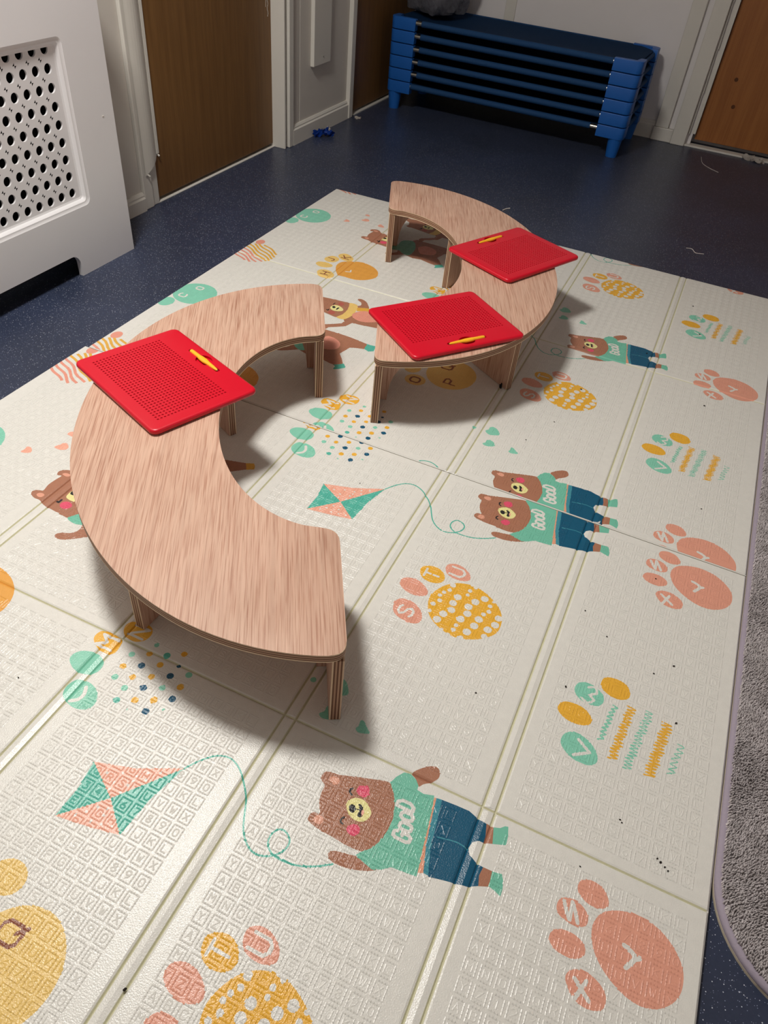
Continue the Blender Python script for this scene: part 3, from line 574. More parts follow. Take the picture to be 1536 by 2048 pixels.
HX = [(-.0175, 0), (-.0145, -.0012), (-.0120, -.0038), (-.0095, -.0010), (0, .0006), (.0095, -.0010), (.0120, -.0038), (.0145, -.0012), (.0175, 0)]
CYP = [(-.0050, 0), (-.0022, -.0012), (0, -.0034), (.0022, -.0012), (.0050, 0)]
LDZ = 0.00009
def build_mat(name, label, x0, x1, ytop, ylen, hinges, offs, yprint, loc):
    """x, y in the mat's own frame; offs: print period offsets; yprint: frame shift of the print"""
    y1, y0 = ytop, ytop - ylen; yc = ytop - ylen / 2
    xs = [(x0, -.0035), (x0 + .0035, 0)]
    for h in hinges: xs += [(h + a, b) for a, b in HX]
    xs += [(x1 - .0035, 0), (x1, -.0035)]
    ys = [(y0, -.0035), (y0 + .0035, 0)] + [(yc + a, b) for a, b in CYP] + [(y1 - .0035, 0), (y1, -.0035)]
    XA, XZ = [a for a, b in xs], [b for a, b in xs]; YA, YZ = [a for a, b in ys], [b for a, b in ys]
    def H(x, y): 
        a = np.interp(x, XA, XZ); b = np.interp(y, YA, YZ); return np.where((a < 0) | (b < 0), np.minimum(a, b), a)
    V, F, MI = [], [], []
    # extra lines so the sheet can undulate very slightly
    gx = sorted(set(XA)); gy = sorted(set(YA))
    def hz(a, b): return float(min(a, b)) if (a < 0 or b < 0) else float(a)
    idx = {}
    for i, x in enumerate(gx):
        for j, y in enumerate(gy):
            idx[i, j] = len(V); V.append((x, y, hz(XZ[XA.index(x)], YZ[YA.index(y)])))
    for i in range(len(gx) - 1):
        for j in range(len(gy) - 1):
            F.append((idx[i, j], idx[i + 1, j], idx[i + 1, j + 1], idx[i, j + 1]))
            zz = min(V[k][2] for k in F[-1]); zx = max(V[k][2] for k in F[-1])
            dx = gx[i + 1] - gx[i]; dy = gy[j + 1] - gy[j]
            MI.append(FN.index('crease_bounce') if zz < -.0030 and min(dx, dy) < .01 and 0 < i < len(gx) - 2 and 0 < j < len(gy) - 2 else 0)
    nx_, ny_ = len(gx), len(gy)
    ring = [idx[i, 0] for i in range(nx_)] + [idx[nx_ - 1, j] for j in range(1, ny_)] + [idx[i, ny_ - 1] for i in range(nx_ - 2, -1, -1)] + [idx[0, j] for j in range(ny_ - 2, 0, -1)]
    bot = []
    for k in ring: bot.append(len(V)); V.append((V[k][0], V[k][1], FL))
    for k in range(len(ring)):
        k2 = (k + 1) % len(ring); F.append((ring[k2], ring[k], bot[k], bot[k2])); MI.append(FN.index('side'))
    F.append(tuple(bot[::-1])); MI.append(FN.index('side'))
    ng_base = len(F)
    # print
    polys = []
    for off in offs:
        for kk, (c, lay, p) in enumerate(PRINT):
            lay = lay + .045 * (kk % 9)
            q = [(x + yprint[0], y + off + yprint[1]) for x, y in p]
            bx0 = min(a for a, b in q); bx1 = max(a for a, b in q); by0 = min(b for a, b in q); by1 = max(b for a, b in q)
            if bx1 < x0 or bx0 > x1 or by1 < y0 or by0 > y1: continue
            polys.append((c, lay, q, (bx0, bx1, by0, by1)))
    for c, lay, q, (bx0, bx1, by0, by1) in polys:
        bm = bmesh.new()
        try: f = bm.faces.new([bm.verts.new((a, b, 0)) for a, b in q])
        except ValueError: bm.free(); continue
        if len(q) > 4: bmesh.ops.triangulate(bm, faces=[f])
        def cut(co, no, clear=False):
            bmesh.ops.bisect_plane(bm, geom=bm.verts[:] + bm.edges[:] + bm.faces[:], plane_co=co, plane_no=no, dist=1e-6, clear_outer=clear)
        if bx0 < x0 + .002: cut((x0 + .002, 0, 0), (-1, 0, 0), True)
        if bx1 > x1 - .002: cut((x1 - .002, 0, 0), (1, 0, 0), True)
        if by0 < y0 + .002: cut((0, y0 + .002, 0), (0, -1, 0), True)
        if by1 > y1 - .002: cut((0, y1 - .002, 0), (0, 1, 0), True)
        for X in XA:
            if bx0 < X < bx1: cut((X, 0, 0), (1, 0, 0))
        for Y in YA:
            if by0 < Y < by1: cut((0, Y, 0), (0, 1, 0))
        b0 = len(V); bm.verts.index_update()
        for v in bm.verts:
            V.append((v.co.x, v.co.y, float(H(v.co.x, v.co.y)) + LDZ * lay))
        for fc in bm.faces:
            ii = [b0 + v.index for v in fc.verts]
            if fc.normal.z < 0: ii = ii[::-1]
            F.append(tuple(ii)); MI.append(FN.index(c))
        bm.free()
    # embossed letter tiles
    rows = ['ABCDEFGHIJKL', 'MNOPQRSTUVWX', 'YZ1234567890']
    segs = []
    edges = [x0] + hinges + [x1]
    for pi in range(len(edges) - 1):
        cxs = edges[pi] + ((.051) if pi else (edges[1] - .4 + .051 - edges[0])) 
        for half in (0, 1):
            yt = (y1, yc)[half] - .041
            for r in range(27):
                for c_ in range(12):
                    X = cxs + .0263 * c_; Y = yt - .0293 * r
                    if X > x1 - .03: continue
                    fx, fy = .0098, .0112
                    cs = [(X - fx, Y - fy), (X + fx, Y - fy), (X + fx, Y + fy), (X - fx, Y + fy)]
                    for k in range(4):
                        a, b = cs[k], cs[(k + 1) % 4]
                        for t in (0, .25, .5, .75):
                            segs.append((a[0] + (b[0] - a[0]) * t, a[1] + (b[1] - a[1]) * t, a[0] + (b[0] - a[0]) * (t + .25), a[1] + (b[1] - a[1]) * (t + .25)))
                    for st in GL[rows[r % 3][c_]]:
                        pp = [(X + (gx_ / 4 - .5) * .0088, Y + (gy_ / 6 - .5) * .0118) for gx_, gy_ in st]
                        for a, b in zip(pp[:-1], pp[1:]): segs.append((a[0], a[1], b[0], b[1]))
    order = sorted(polys, key=lambda t: t[1])
    def classify(P2):
        mo = np.zeros(len(P2), int); lo = np.zeros(len(P2))
        srt = np.argsort(P2[:, 0]); xs_ = P2[srt, 0]
        for c, lay, q, (bx0, bx1, by0, by1) in order:
            a_, b_ = np.searchsorted(xs_, bx0), np.searchsorted(xs_, bx1)
            cand = srt[a_:b_]; cand = cand[(P2[cand, 1] > by0) & (P2[cand, 1] < by1)]
            if not len(cand): continue
            px, py = P2[cand, 0], P2[cand, 1]; ins = np.zeros(len(cand), bool); qa = np.array(q)
            for k in range(len(qa)):
                ax, ay = qa[k]; bx, by = qa[(k + 1) % len(qa)]
                cnd = (ay > py) != (by > py)
                if cnd.any(): ins ^= cnd & (px < (bx - ax) * (py - ay) / (by - ay + 1e-12) + ax)
            mo[cand[ins]] = FN.index(c); lo[cand[ins]] = lay
        return mo, lo
    sg = np.array(segs)
    ma, _ = classify(sg[:, :2]); mb, _ = classify(sg[:, 2:]); mid = (sg[:, :2] + sg[:, 2:]) / 2; mm, _ = classify(mid)
    fine = (ma != mb) | (ma != mm)
    add = []
    for x_0, y_0, x_1, y_1 in sg[fine]:
        n_ = max(3, int(math.hypot(x_1 - x_0, y_1 - y_0) / .0008))
        for k in range(n_): add.append((x_0 + (x_1 - x_0) * k / n_, y_0 + (y_1 - y_0) * k / n_, x_0 + (x_1 - x_0) * (k + 1) / n_, y_0 + (y_1 - y_0) * (k + 1) / n_))
    sg = np.concatenate([sg[~fine]] + ([np.array(add)] if add else []))
    short = np.concatenate([np.zeros((~fine).sum(), bool), np.ones(len(add), bool)])
    mat_of, lay_of = classify((sg[:, :2] + sg[:, 2:]) / 2)
    d = sg[:, 2:] - sg[:, :2]; d /= np.linalg.norm(d, axis=1)[:, None] + 1e-9
    nn = np.stack([-d[:, 1], d[:, 0]], -1)
    zb = lay_of * LDZ + .00003; W_, Hh = .00155, .00044
    quads = []
    def v3(p, z): return np.concatenate([p, z[:, None]], 1)
    ex = np.where(short, .0, .0004)[:, None]; a, b = sg[:, :2] - d * ex, sg[:, 2:] + d * ex
    P = np.stack([v3(a - nn * W_, zb), v3(b - nn * W_, zb), v3(b, zb + Hh), v3(a, zb + Hh), v3(a + nn * W_, zb), v3(b + nn * W_, zb)], 1).reshape(-1, 3)
    base = len(V); N = len(sg)
    me = bpy.data.meshes.new(name)
    allV = np.concatenate([np.array(V), P])
    bi = base + np.arange(N) * 6
    Q = np.stack([bi, bi + 1, bi + 2, bi + 3, bi + 3, bi + 2, bi + 5, bi + 4], 1).reshape(-1, 4)
    me.from_pydata(allV.tolist(), [], F + Q.tolist())
    mi = np.concatenate([np.array(MI), np.repeat(mat_of, 2)]).astype(np.int32)
    me.polygons.foreach_set('material_index', mi)
    for k in FN: me.materials.append(MATS['mat_film_' + k])
    me.update()
    o = link(name, me, None, loc)
    tag(o, label, 'play mat', 'foam play mats laid edge to edge')
    return o
L2 = 1.6726
build_mat('play_mat', 'nearer cream play mat with two whole kites, under the bench by the radiator cover', -.4034, 1.5804, .0015, L2 + .0015, [0.0, .4, .8, 1.2],
          [-PER, 0, PER, 2 * PER], (0, 0), (0, 0, 0))
build_mat('play_mat', 'farther cream play mat, under the bench with two red boards, nearest the blue cots', -.4034, 1.5691, L2, L2, [0.0, .4, .8, 1.2],
          [-PER, 0, PER, 2 * PER], (-.0113, .974 - .0042), (.0113, .0042, 0))
# ------------------------------------------------------------------ room
bm = bmesh.new(); box(bm, -1.6, 3.2, -3.4, 4.4, -.15, FL); struct('floor', bm, 'navy_vinyl', 'dark navy vinyl floor with pale flecks')
bm = bmesh.new(); box(bm, -1.6, 3.2, -3.4, 4.4, 2.75, 2.9); struct('ceiling', bm, 'ceiling_paint', 'plain off-white ceiling')
# left wall: backing, near panel, middle panel with joints
bm = bmesh.new()
box(bm, -1.3, -1.0, -3.4, 4.4, FL, 2.75)
box(bm, -1.0, -.945, -3.4, .982, FL, 2.75)
box(bm, -1.0, -.886, 2.115, 2.203, FL, 2.75, .002); box(bm, -1.0, -.886, 2.209, 2.752, FL, 2.75, .002); box(bm, -1.0, -.892, 2.2, 2.212, FL, 2.75)
box(bm, -1.0, -.945, 1.0, 2.1, 2.25, 2.75); box(bm, -1.0, -.89, 2.8, 3.72, 2.25, 2.75)
struct('wall_left', bm, ['wall_paint_warm'], 'white panelled wall with the two brown doors')
bm = bmesh.new()
box(bm, -1.0, .985, 3.69, 3.9, FL, 2.75); box(bm, .985, 1.95, 3.69, 3.9, 2.25, 2.75); box(bm, 1.95, 3.2, 3.69, 3.9, FL, 2.75); box(bm, .985, 1.95, 3.80, 3.9, FL, 2.25)
struct('wall_back', bm, ['wall_paint'], 'grey-white back wall behind the stacked blue cots')
bm = bmesh.new(); box(bm, 3.0, 3.2, -3.4, 4.4, FL, 2.75); struct('wall_right', bm, ['wall_paint'], 'white wall out of view on the right')
bm = bmesh.new(); box(bm, -1.6, 3.2, -3.4, -3.2, FL, 2.75); struct('wall_front', bm, ['wall_paint'], 'white wall out of view behind the viewer')
# skirtings
def skirting(name, x0, x1, y0, y1, axis, out, h, label):
    bm = bmesh.new()
    if axis == 'y':   # runs along y on the left wall, faces +x
        prof = [(x0, FL), (x1, FL), (x1, h - .022), (x1 - .006, h - .016), (x1 - .006, h - .010), (x1 - .012, h), (x0, h)]
        lo = [bm.verts.new((a, y0, b)) for a, b in prof]; hi = [bm.verts.new((a, y1, b)) for a, b in prof]
    else:
        prof = [(y1, FL), (y0, FL), (y0, h - .022), (y0 + .006, h - .016), (y0 + .006, h - .010), (y0 + .012, h), (y1, h)]
        lo = [bm.verts.new((x0, a, b)) for a, b in prof]; hi = [bm.verts.new((x1, a, b)) for a, b in prof]
    n = len(prof)
    for i in range(n): bm.faces.new((lo[i], lo[(i + 1) % n], hi[(i + 1) % n], hi[i]))
    bm.faces.new(lo[::-1]); bm.faces.new(hi)
    struct(name, bm, 'trim_paint', label)
skirting('baseboard_left', -.946, -.925, -3.2, .982, 'y', 1, .060, 'white skirting beside the radiator cover')
skirting('baseboard_middle', -.888, -.868, 2.118, 2.752, 'y', 1, .082, 'white skirting between the two doors on the left')
skirting('baseboard_back', -.88, .755, 3.672, 3.692, 'x', 1, .085, 'white skirting behind the cots')
# frames around left doors (architraves)
bm = bmesh.new()
box(bm, -1.0, -.930, .984, 1.040, FL, 2.28, .004); box(bm, -1.0, -.938, 1.04, 1.085, FL, 2.25, .003)
struct('trim_1', bm, 'trim_paint', 'white door frame post beside the radiator cover')
bm = bmesh.new()
box(bm, -1.0, -.905, 2.052, 2.075, FL, 2.25, .003); box(bm, -1.0, -.868, 2.075, 2.118, FL, 2.28, .004); box(bm, -1.0, -.876, 2.040, 2.053, FL, 2.25, .002)
struct('trim_2', bm, 'trim_paint', 'white door frame post right of the nearer brown door')
bm = bmesh.new()
box(bm, -1.0, -.862, 2.752, 2.800, FL, 2.28, .004); box(bm, -1.0, -.880, 2.800, 2.832, FL, 2.25, .003)
struct('trim_3', bm, 'trim_paint', 'white door frame post left of the farther brown door')
bm = bmesh.new()
box(bm, .757, .835, 3.664, 3.692, .060, 2.75, .004); box(bm, .752, .872, 3.655, 3.692, FL, .060, .004)
struct('trim_4', bm, 'trim_paint', 'white boxed post right of the cots')
bm = bmesh.new()
box(bm, .872, .955, 3.645, 3.80, FL, 2.28, .004); box(bm, .955, .984, 3.70, 3.80, FL, 2.28, .003)
struct('trim_5', bm, 'trim_paint', 'white door frame left of the orange-brown door')
bm = bmesh.new()
box(bm, -.30, -.235, 3.680, 3.692, .085, 2.75, .003)
struct('trim_6', bm, 'trim_paint', 'flat white joint strip on the back wall above the cots')
# doors
bm = bmesh.new(); box(bm, -1.0, -.948, 1.085, 2.045, .004, 2.24, .003)
d1 = struct('door_1', bm, 'door_timber', 'plain brown timber door nearer the radiator cover')
bm = bmesh.new()
for i in range(8):
    t0, t1 = i / 8, (i + 1) / 8
    ya, yb = 1.002 + .11 * t0, 1.002 + .11 * t1
    xa, xb = -.926 - .022 * t0 + .014 * math.sin(PI * t0), -.926 - .022 * t1 + .014 * math.sin(PI * t1)
    zb0 = .122 + .055 * t0; zb1 = .122 + .055 * t1
    vs = [bm.verts.new(p) for p in ((xa, ya, zb0), (xb, yb, zb1), (xb, yb, 2.2), (xa, ya, 2.2), (xa - .003, ya, zb0), (xb - .003, yb, zb1), (xb - .003, yb, 2.2), (xa - .003, ya, 2.2))]
    for q in ((0, 1, 2, 3), (5, 4, 7, 6), (0, 4, 5, 1), (3, 2, 6, 7)): bm.faces.new([vs[k] for k in q])
box(bm, -.9475, -.941, 1.104, 1.120, .18, 2.2, .001)
tube(bm, (-.926, 1.012, .125), (-.918, 1.018, .118), .004); tube(bm, (-.947, 1.114, .176), (-.938, 1.116, .170), .004)
fg = obj('finger_guard', bm, 'trim_paint', d1); fg['label'] = 'white plastic finger guard with a ragged lower end'
bm = bmesh.new(); tube(bm, (-.9485, 1.993, .735), (-.9455, 1.993, .735), .0025)
for k in range(26):
    z = .56 + k * .0078; y = 2.012 + .0035 * math.sin(k * 1.3)
    box(bm, -.9482, -.9468, y, y + .002, z, z + .0072)
    if 4 < k < 20: box(bm, -.9482, -.9468, 1.998 + .001 * math.sin(k), 1.9994 + .001 * math.sin(k), z, z + .0072)
s_ = obj('paint_smear', bm, 'trim_paint', d1); s_['label'] = 'chipped white paint by the door edge'
bm = bmesh.new(); box(bm, -.995, -.938, 1.075, 2.05, FL, FL + .004, .001); struct('trim_7', bm, 'trim_paint', 'pale threshold strip under the nearer brown door')
bm = bmesh.new(); box(bm, -1.0, -.884, 2.834, 3.688, .006, 2.24, .003); struct('door_2', bm, 'door_timber', 'dark brown door in the corner beside the blue cots')
bm = bmesh.new(); box(bm, -.995, -.868, 2.834, 3.60, FL, FL + .007, .001); struct('trim_8', bm, 'trim_paint', 'pale threshold strip under the corner door')
bm = bmesh.new(); box(bm, 1.0, 1.94, 3.722, 3.765, .020, 2.24, .003)
d3 = struct('door_3', bm, 'door_timber_far', 'orange-brown door at the right end of the back wall')
bm = bmesh.new()
for (x, z) in ((1.115, .36), (1.15, .225), (1.31, .46), (1.42, .39), (1.38, .25)):
    bmesh.ops.create_circle(bm, cap_ends=True, radius=.011, segments=12, matrix=Matrix.Translation((x, 3.7213, z)) @ Matrix.Rotation(PI / 2, 4, 'X'))
k_ = obj('knot', bm, 'knot_dark', d3)
bm = bmesh.new()
for i in range(10):
    z0, z1 = .055 + i * .22, .055 + (i + 1) * .22
    w = .010 * math.sin(i * 1.1)
    box(bm, .972 + (0 if i else .004), .998, 3.688, 3.692, z0, z1)
    vs = [bm.verts.new(p) for p in ((.957 + w * .3, 3.676, z0), (.966 + w * .3, 3.668, z0), (.966 - w * .3, 3.668, z1), (.957 - w * .3, 3.676, z1))]
    bm.faces.new(vs)
fg = obj('finger_guard', bm, 'trim_paint', d3); fg['label'] = 'loose white finger guard hanging off the frame'
bm = bmesh.new(); box(bm, .955, 1.95, 3.66, 3.72, FL, FL + .010, .002); struct('trim_9', bm, 'trim_paint', 'worn white threshold under the orange-brown door')
# cable trunking box on the middle panel
t = thing('cable_trunking', 'narrow white trunking box on the wall between the two brown doors', 'trunking', (-.886, 2.41, .318))
bm = bmesh.new(); box(bm, 0, .022, -.092, .092, 0, 1.5, .003); obj('trunking_cover', bm, 'trim_paint', t)
bm = bmesh.new(); tube(bm, (.0215, .01, .036), (.0245, .01, .036), .005, .003, 12); obj('screw', bm, 'steel', t)['label'] = 'small shiny screw'

# ------------------------------------------------------------------ radiator cover
t = thing('radiator_cover', 'white painted radiator cover with a round-holed grille and arched foot opening', 'radiator cover', (-.738, .658, FL))
t.rotation_euler[2] = math.radians(-3.4 * 0)
H_ = 1.02 - FL
def loop_verts(bm, pts, x): return [bm.verts.new((x, a, b)) for a, b in pts]
def fill(bm, loops, x, mi=0):
    es = []
    for L in loops:
        vs = loop_verts(bm, L, x)
        for i in range(len(vs)): es.append(bm.edges.new((vs[i], vs[(i + 1) % len(vs)])))
    r = bmesh.ops.triangle_fill(bm, use_beauty=True, use_dissolve=False, edges=es)
    for g in r['geom']:
        if isinstance(g, bmesh.types.BMFace): g.material_index = mi
def rr2(a0, a1, b0, b1, r, n=6):
    w, h = (a1 - a0) / 2, (b1 - b0) / 2
    return [((a0 + a1) / 2 + x, (b0 + b1) / 2 + y) for x, y in rrect(w, h, r, n)]
YL = -1.60                               # far end of the cover, left of the frame
zc = .080
def arc(cx, cz, r, a0, a1, n=6): return [(cx + r * math.cos(math.radians(a0 + (a1 - a0) * i / n)), cz + r * math.sin(math.radians(a0 + (a1 - a0) * i / n))) for i in range(n + 1)]
foot = arc(-.315, zc - .036, .036, 0, 90)
out = [(0, 0), (0, H_), (YL, H_), (YL, 0), (YL + .28, 0)] + [(YL + .28, zc - .036)] + arc(YL + .28 + .036, zc - .036, .036, 180, 90)[1:] + foot[::-1] + [(-.279, 0)]
rec = rr2(YL + .18, -.180, .226, .722, .022)
bm = bmesh.new()
fill(bm, [out, rec], 0)
lo = loop_verts(bm, out, 0); hi = loop_verts(bm, out, -.018)
n = len(out)
for i in range(n): bm.faces.new((lo[i], lo[(i + 1) % n], hi[(i + 1) % n], hi[i]))
# stepped moulding into the recess
stp = [(0, 0), (-.004, .006), (-.004, .012), (-.010, .018), (-.014, .020), (-.016, .026)]
prev = None
for dx, ins in stp:
    L = loop_verts(bm, rr2(YL + .18 + ins, -.180 - ins, .226 + ins, .722 - ins, max(.004, .022 - ins * .6)), dx)
    if prev:
        for i in range(len(L)): bm.faces.new((prev[i], prev[(i + 1) % len(L)], L[(i + 1) % len(L)], L[i]))
    prev = L
obj('front_panel', bm, 'white_gloss', t, smooth=35)
# grille with real holes: columns every 50 mm, rows every 52.5 mm (drawing units)
bm = bmesh.new()
zr = [.693 - .0525 * j - 0.0 + .0 for j in range(9)]
cols = [-.238 - .05 * i for i in range(24)]
gx0, gx1, gz0, gz1 = YL + .19, -.19, .236, .712
zb = [gz1] + [(zr[j] + zr[j + 1]) / 2 for j in range(8)] + [gz0]
yb = [gx1] + [(cols[i] + cols[i + 1]) / 2 for i in range(len(cols) - 1)] + [max(gx0, cols[-1] - .025)]
for j in range(9):
    for i in range(len(cols)):
        cyy, czz = cols[i], zr[j]; r = .0146; N = 18
        o4 = [(yb[i], zb[j]), (yb[i + 1], zb[j]), (yb[i + 1], zb[j + 1]), (yb[i], zb[j + 1])]
        inner, outer = [], []
        for k in range(N):
            a = 2 * PI * k / N + PI / 4; ca, sa = math.cos(a), math.sin(a)
            inner.append(bm.verts.new((-.016, cyy + r * ca, czz + r * sa)))
            m_ = max(abs(ca), abs(sa)); yy, zz = ca / m_, sa / m_
            Y = cyy + (yb[i] - cyy) * yy if yy > 0 else cyy + (yb[i + 1] - cyy) * -yy
            Z = czz + (zb[j] - czz) * zz if zz > 0 else czz + (zb[j + 1] - czz) * -zz
            outer.append(bm.verts.new((-.016, Y, Z)))
        back = [bm.verts.new((-.022, v.co.y, v.co.z)) for v in inner]
        for k in range(N):
            k2 = (k + 1) % N
            bm.faces.new((outer[k], outer[k2], inner[k2], inner[k])); bm.faces.new((inner[k], inner[k2], back[k2], back[k]))
bmesh.ops.remove_doubles(bm, verts=bm.verts[:], dist=1e-5)
obj('grille', bm, 'white_gloss', t)['label'] = 'flat panel pierced with rows of round holes'
for ya in (-.016, YL):
    bm = bmesh.new(); box(bm, -.196, -.018, ya, ya + .016, 0, H_); obj('side_panel', bm, 'white_gloss', t)
bm = bmesh.new(); box(bm, -.206, .012, YL - .01, .01, H_, H_ + .02, .004); obj('top_shelf', bm, 'white_gloss', t)
bm = bmesh.new(); box(bm, -.0, .0012, -.058, -.050, .462 + .012, .4645 + .012); obj('paint_chip', bm, 'paper_white', t)
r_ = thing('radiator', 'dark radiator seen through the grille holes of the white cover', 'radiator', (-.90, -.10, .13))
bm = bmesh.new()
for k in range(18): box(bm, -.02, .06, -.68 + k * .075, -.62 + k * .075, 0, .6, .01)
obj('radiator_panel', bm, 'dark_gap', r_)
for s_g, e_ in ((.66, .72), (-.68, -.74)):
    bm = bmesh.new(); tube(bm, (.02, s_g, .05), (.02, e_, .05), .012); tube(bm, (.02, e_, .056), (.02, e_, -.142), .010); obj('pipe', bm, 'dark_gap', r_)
# ------------------------------------------------------------------ curved benches
HT = 0.207
def sup(a, b, e, t):
    c, s = math.cos(t), math.sin(t)
    return (a * math.copysign(abs(c) ** (2 / e), c), b * abs(s) ** (2 / e))
def fillet(pts, ks, r, n=6):
    o = []
    for i, p in enumerate(pts):
        if i not in ks: o.append(p); continue
        a, b, c = np.array(pts[i - 1]), np.array(p), np.array(pts[(i + 1) % len(pts)])
        u, v = (a - b) / np.linalg.norm(a - b), (c - b) / np.linalg.norm(c - b)
        A, B = b + u * r, b + v * r
        for k in range(n + 1):
            t = k / n; o.append(tuple((1 - t) ** 2 * A + 2 * t * (1 - t) * b + t * t * B))
    return o
def bench(label, m, ang, sgn):
    t = thing('curved_bench', label, 'bench', (m[0], m[1], .0008), ang, 'low curved plywood benches')
    A_, B_, a_, b_ = .692, .578, .382, .262
    # outline: outer arc from +A to -A, then inner arc back
    NO = 72
    outer = [sup(A_, B_, 2.06, PI * (i / NO)) for i in range(NO + 1)]
    inner = [sup(a_, b_, 2.10, PI * (1 - i / 48)) for i in range(49)]
    # keep the corner neighbourhood free so the rounding is clean
    outer = [outer[0]] + [p for p in outer[1:-1] if p[1] > .05] + [outer[-1]]
    inner = [inner[0]] + [p for p in inner[1:-1] if p[1] > .045] + [inner[-1]]
    pts = outer + inner
    ks = {0, len(outer) - 1, len(outer), len(pts) - 1}
    pts = fillet(pts, ks, .034)
    pts = [(x, y * sgn) for x, y in pts]
    if sgn < 0: pts = pts[::-1]
    bm = bmesh.new(); prism(bm, pts, 0, .020, .0014, 0, 1)
    for f in bm.faces:
        f.material_index = 0 if abs(f.normal.z) > .9 else 1
    bm.normal_update()
    for f in bm.faces: f.material_index = 0 if abs(f.normal.z) > .9 and f.calc_area() > .01 else 1
    o = obj('tabletop', bm, ['oak_veneer_long', 'ply_edge_flat'], t, (0, 0, HT - .020), smooth=40)
    PH = HT - .0205
    def panel(name, x0, x1, p0, rz, grain='oak_veneer_upright'):
        bm = bmesh.new(); box(bm, x0, x1, 0, .022, 0, PH, .0008)
        bm.normal_update()
        for f in bm.faces: f.material_index = 0 if abs(f.normal.y) > .9 else 1
        return obj(name, bm, [grain, 'ply_edge_upright'], t, (p0[0], p0[1], 0), (0, 0, rz))
    y0 = .004 if sgn > 0 else -.026
    panel('end_panel', .384, .688, (0, y0), 0); panel('end_panel', -.688, -.384, (0, y0), 0)
    for s in (1, -1):
        dx, dy = .250 * s, .173 * sgn
        px, py = .203 * s, .242 * sgn
        panel('support_panel', .002, .302, (px, py), math.atan2(dy, dx))
    # curved gussets behind each end panel
    prof = [(0, 0), (.020, 0), (.021, .02), (.025, .053), (.034, .083), (.046, .104), (.056, .118), (.080, .140), (.108, .166), (.112, PH), (0, PH)]
    for s in (1, -1):
        bm = bmesh.new()
        off = .026
        pr = [((off + x), z) for x, z in prof]
        # outline in y-z, thickness along x
        for_lo = [bm.verts.new((-.010, y * sgn, z)) for y, z in pr]; for_hi = [bm.verts.new((.010, y * sgn, z)) for y, z in pr]
        fa = bm.faces.new(for_lo); fb = bm.faces.new(for_hi[::-1]); n = len(pr)
        for i in range(n): bm.faces.new((for_lo[i], for_lo[(i + 1) % n], for_hi[(i + 1) % n], for_hi[i])).material_index = 1
        obj('gusset', bm, ['oak_veneer_upright', 'oak_veneer_upright'], t, (s * .556, 0, 0))
    return t
eL = math.atan2(-1.199, .687); eR = math.atan2(-1.288, .523)
bench('curved plywood bench with one red drawing board, nearest the radiator cover', (.5485, -.1985), eL, -1)
bR = bench('curved plywood bench carrying two red drawing boards, farther right', (.2665, .730), eR, 1)
bm = bmesh.new(); box(bm, .445, .452, .3965, .4005, .002, .020, .001); tube(bm, (.448, .394, .010), (.448, .399, .010), .006, n=10)
k_ = obj('foot_bracket', bm, 'dark_gap', bR); k_['label'] = 'small dark bracket at the foot of the middle panel'

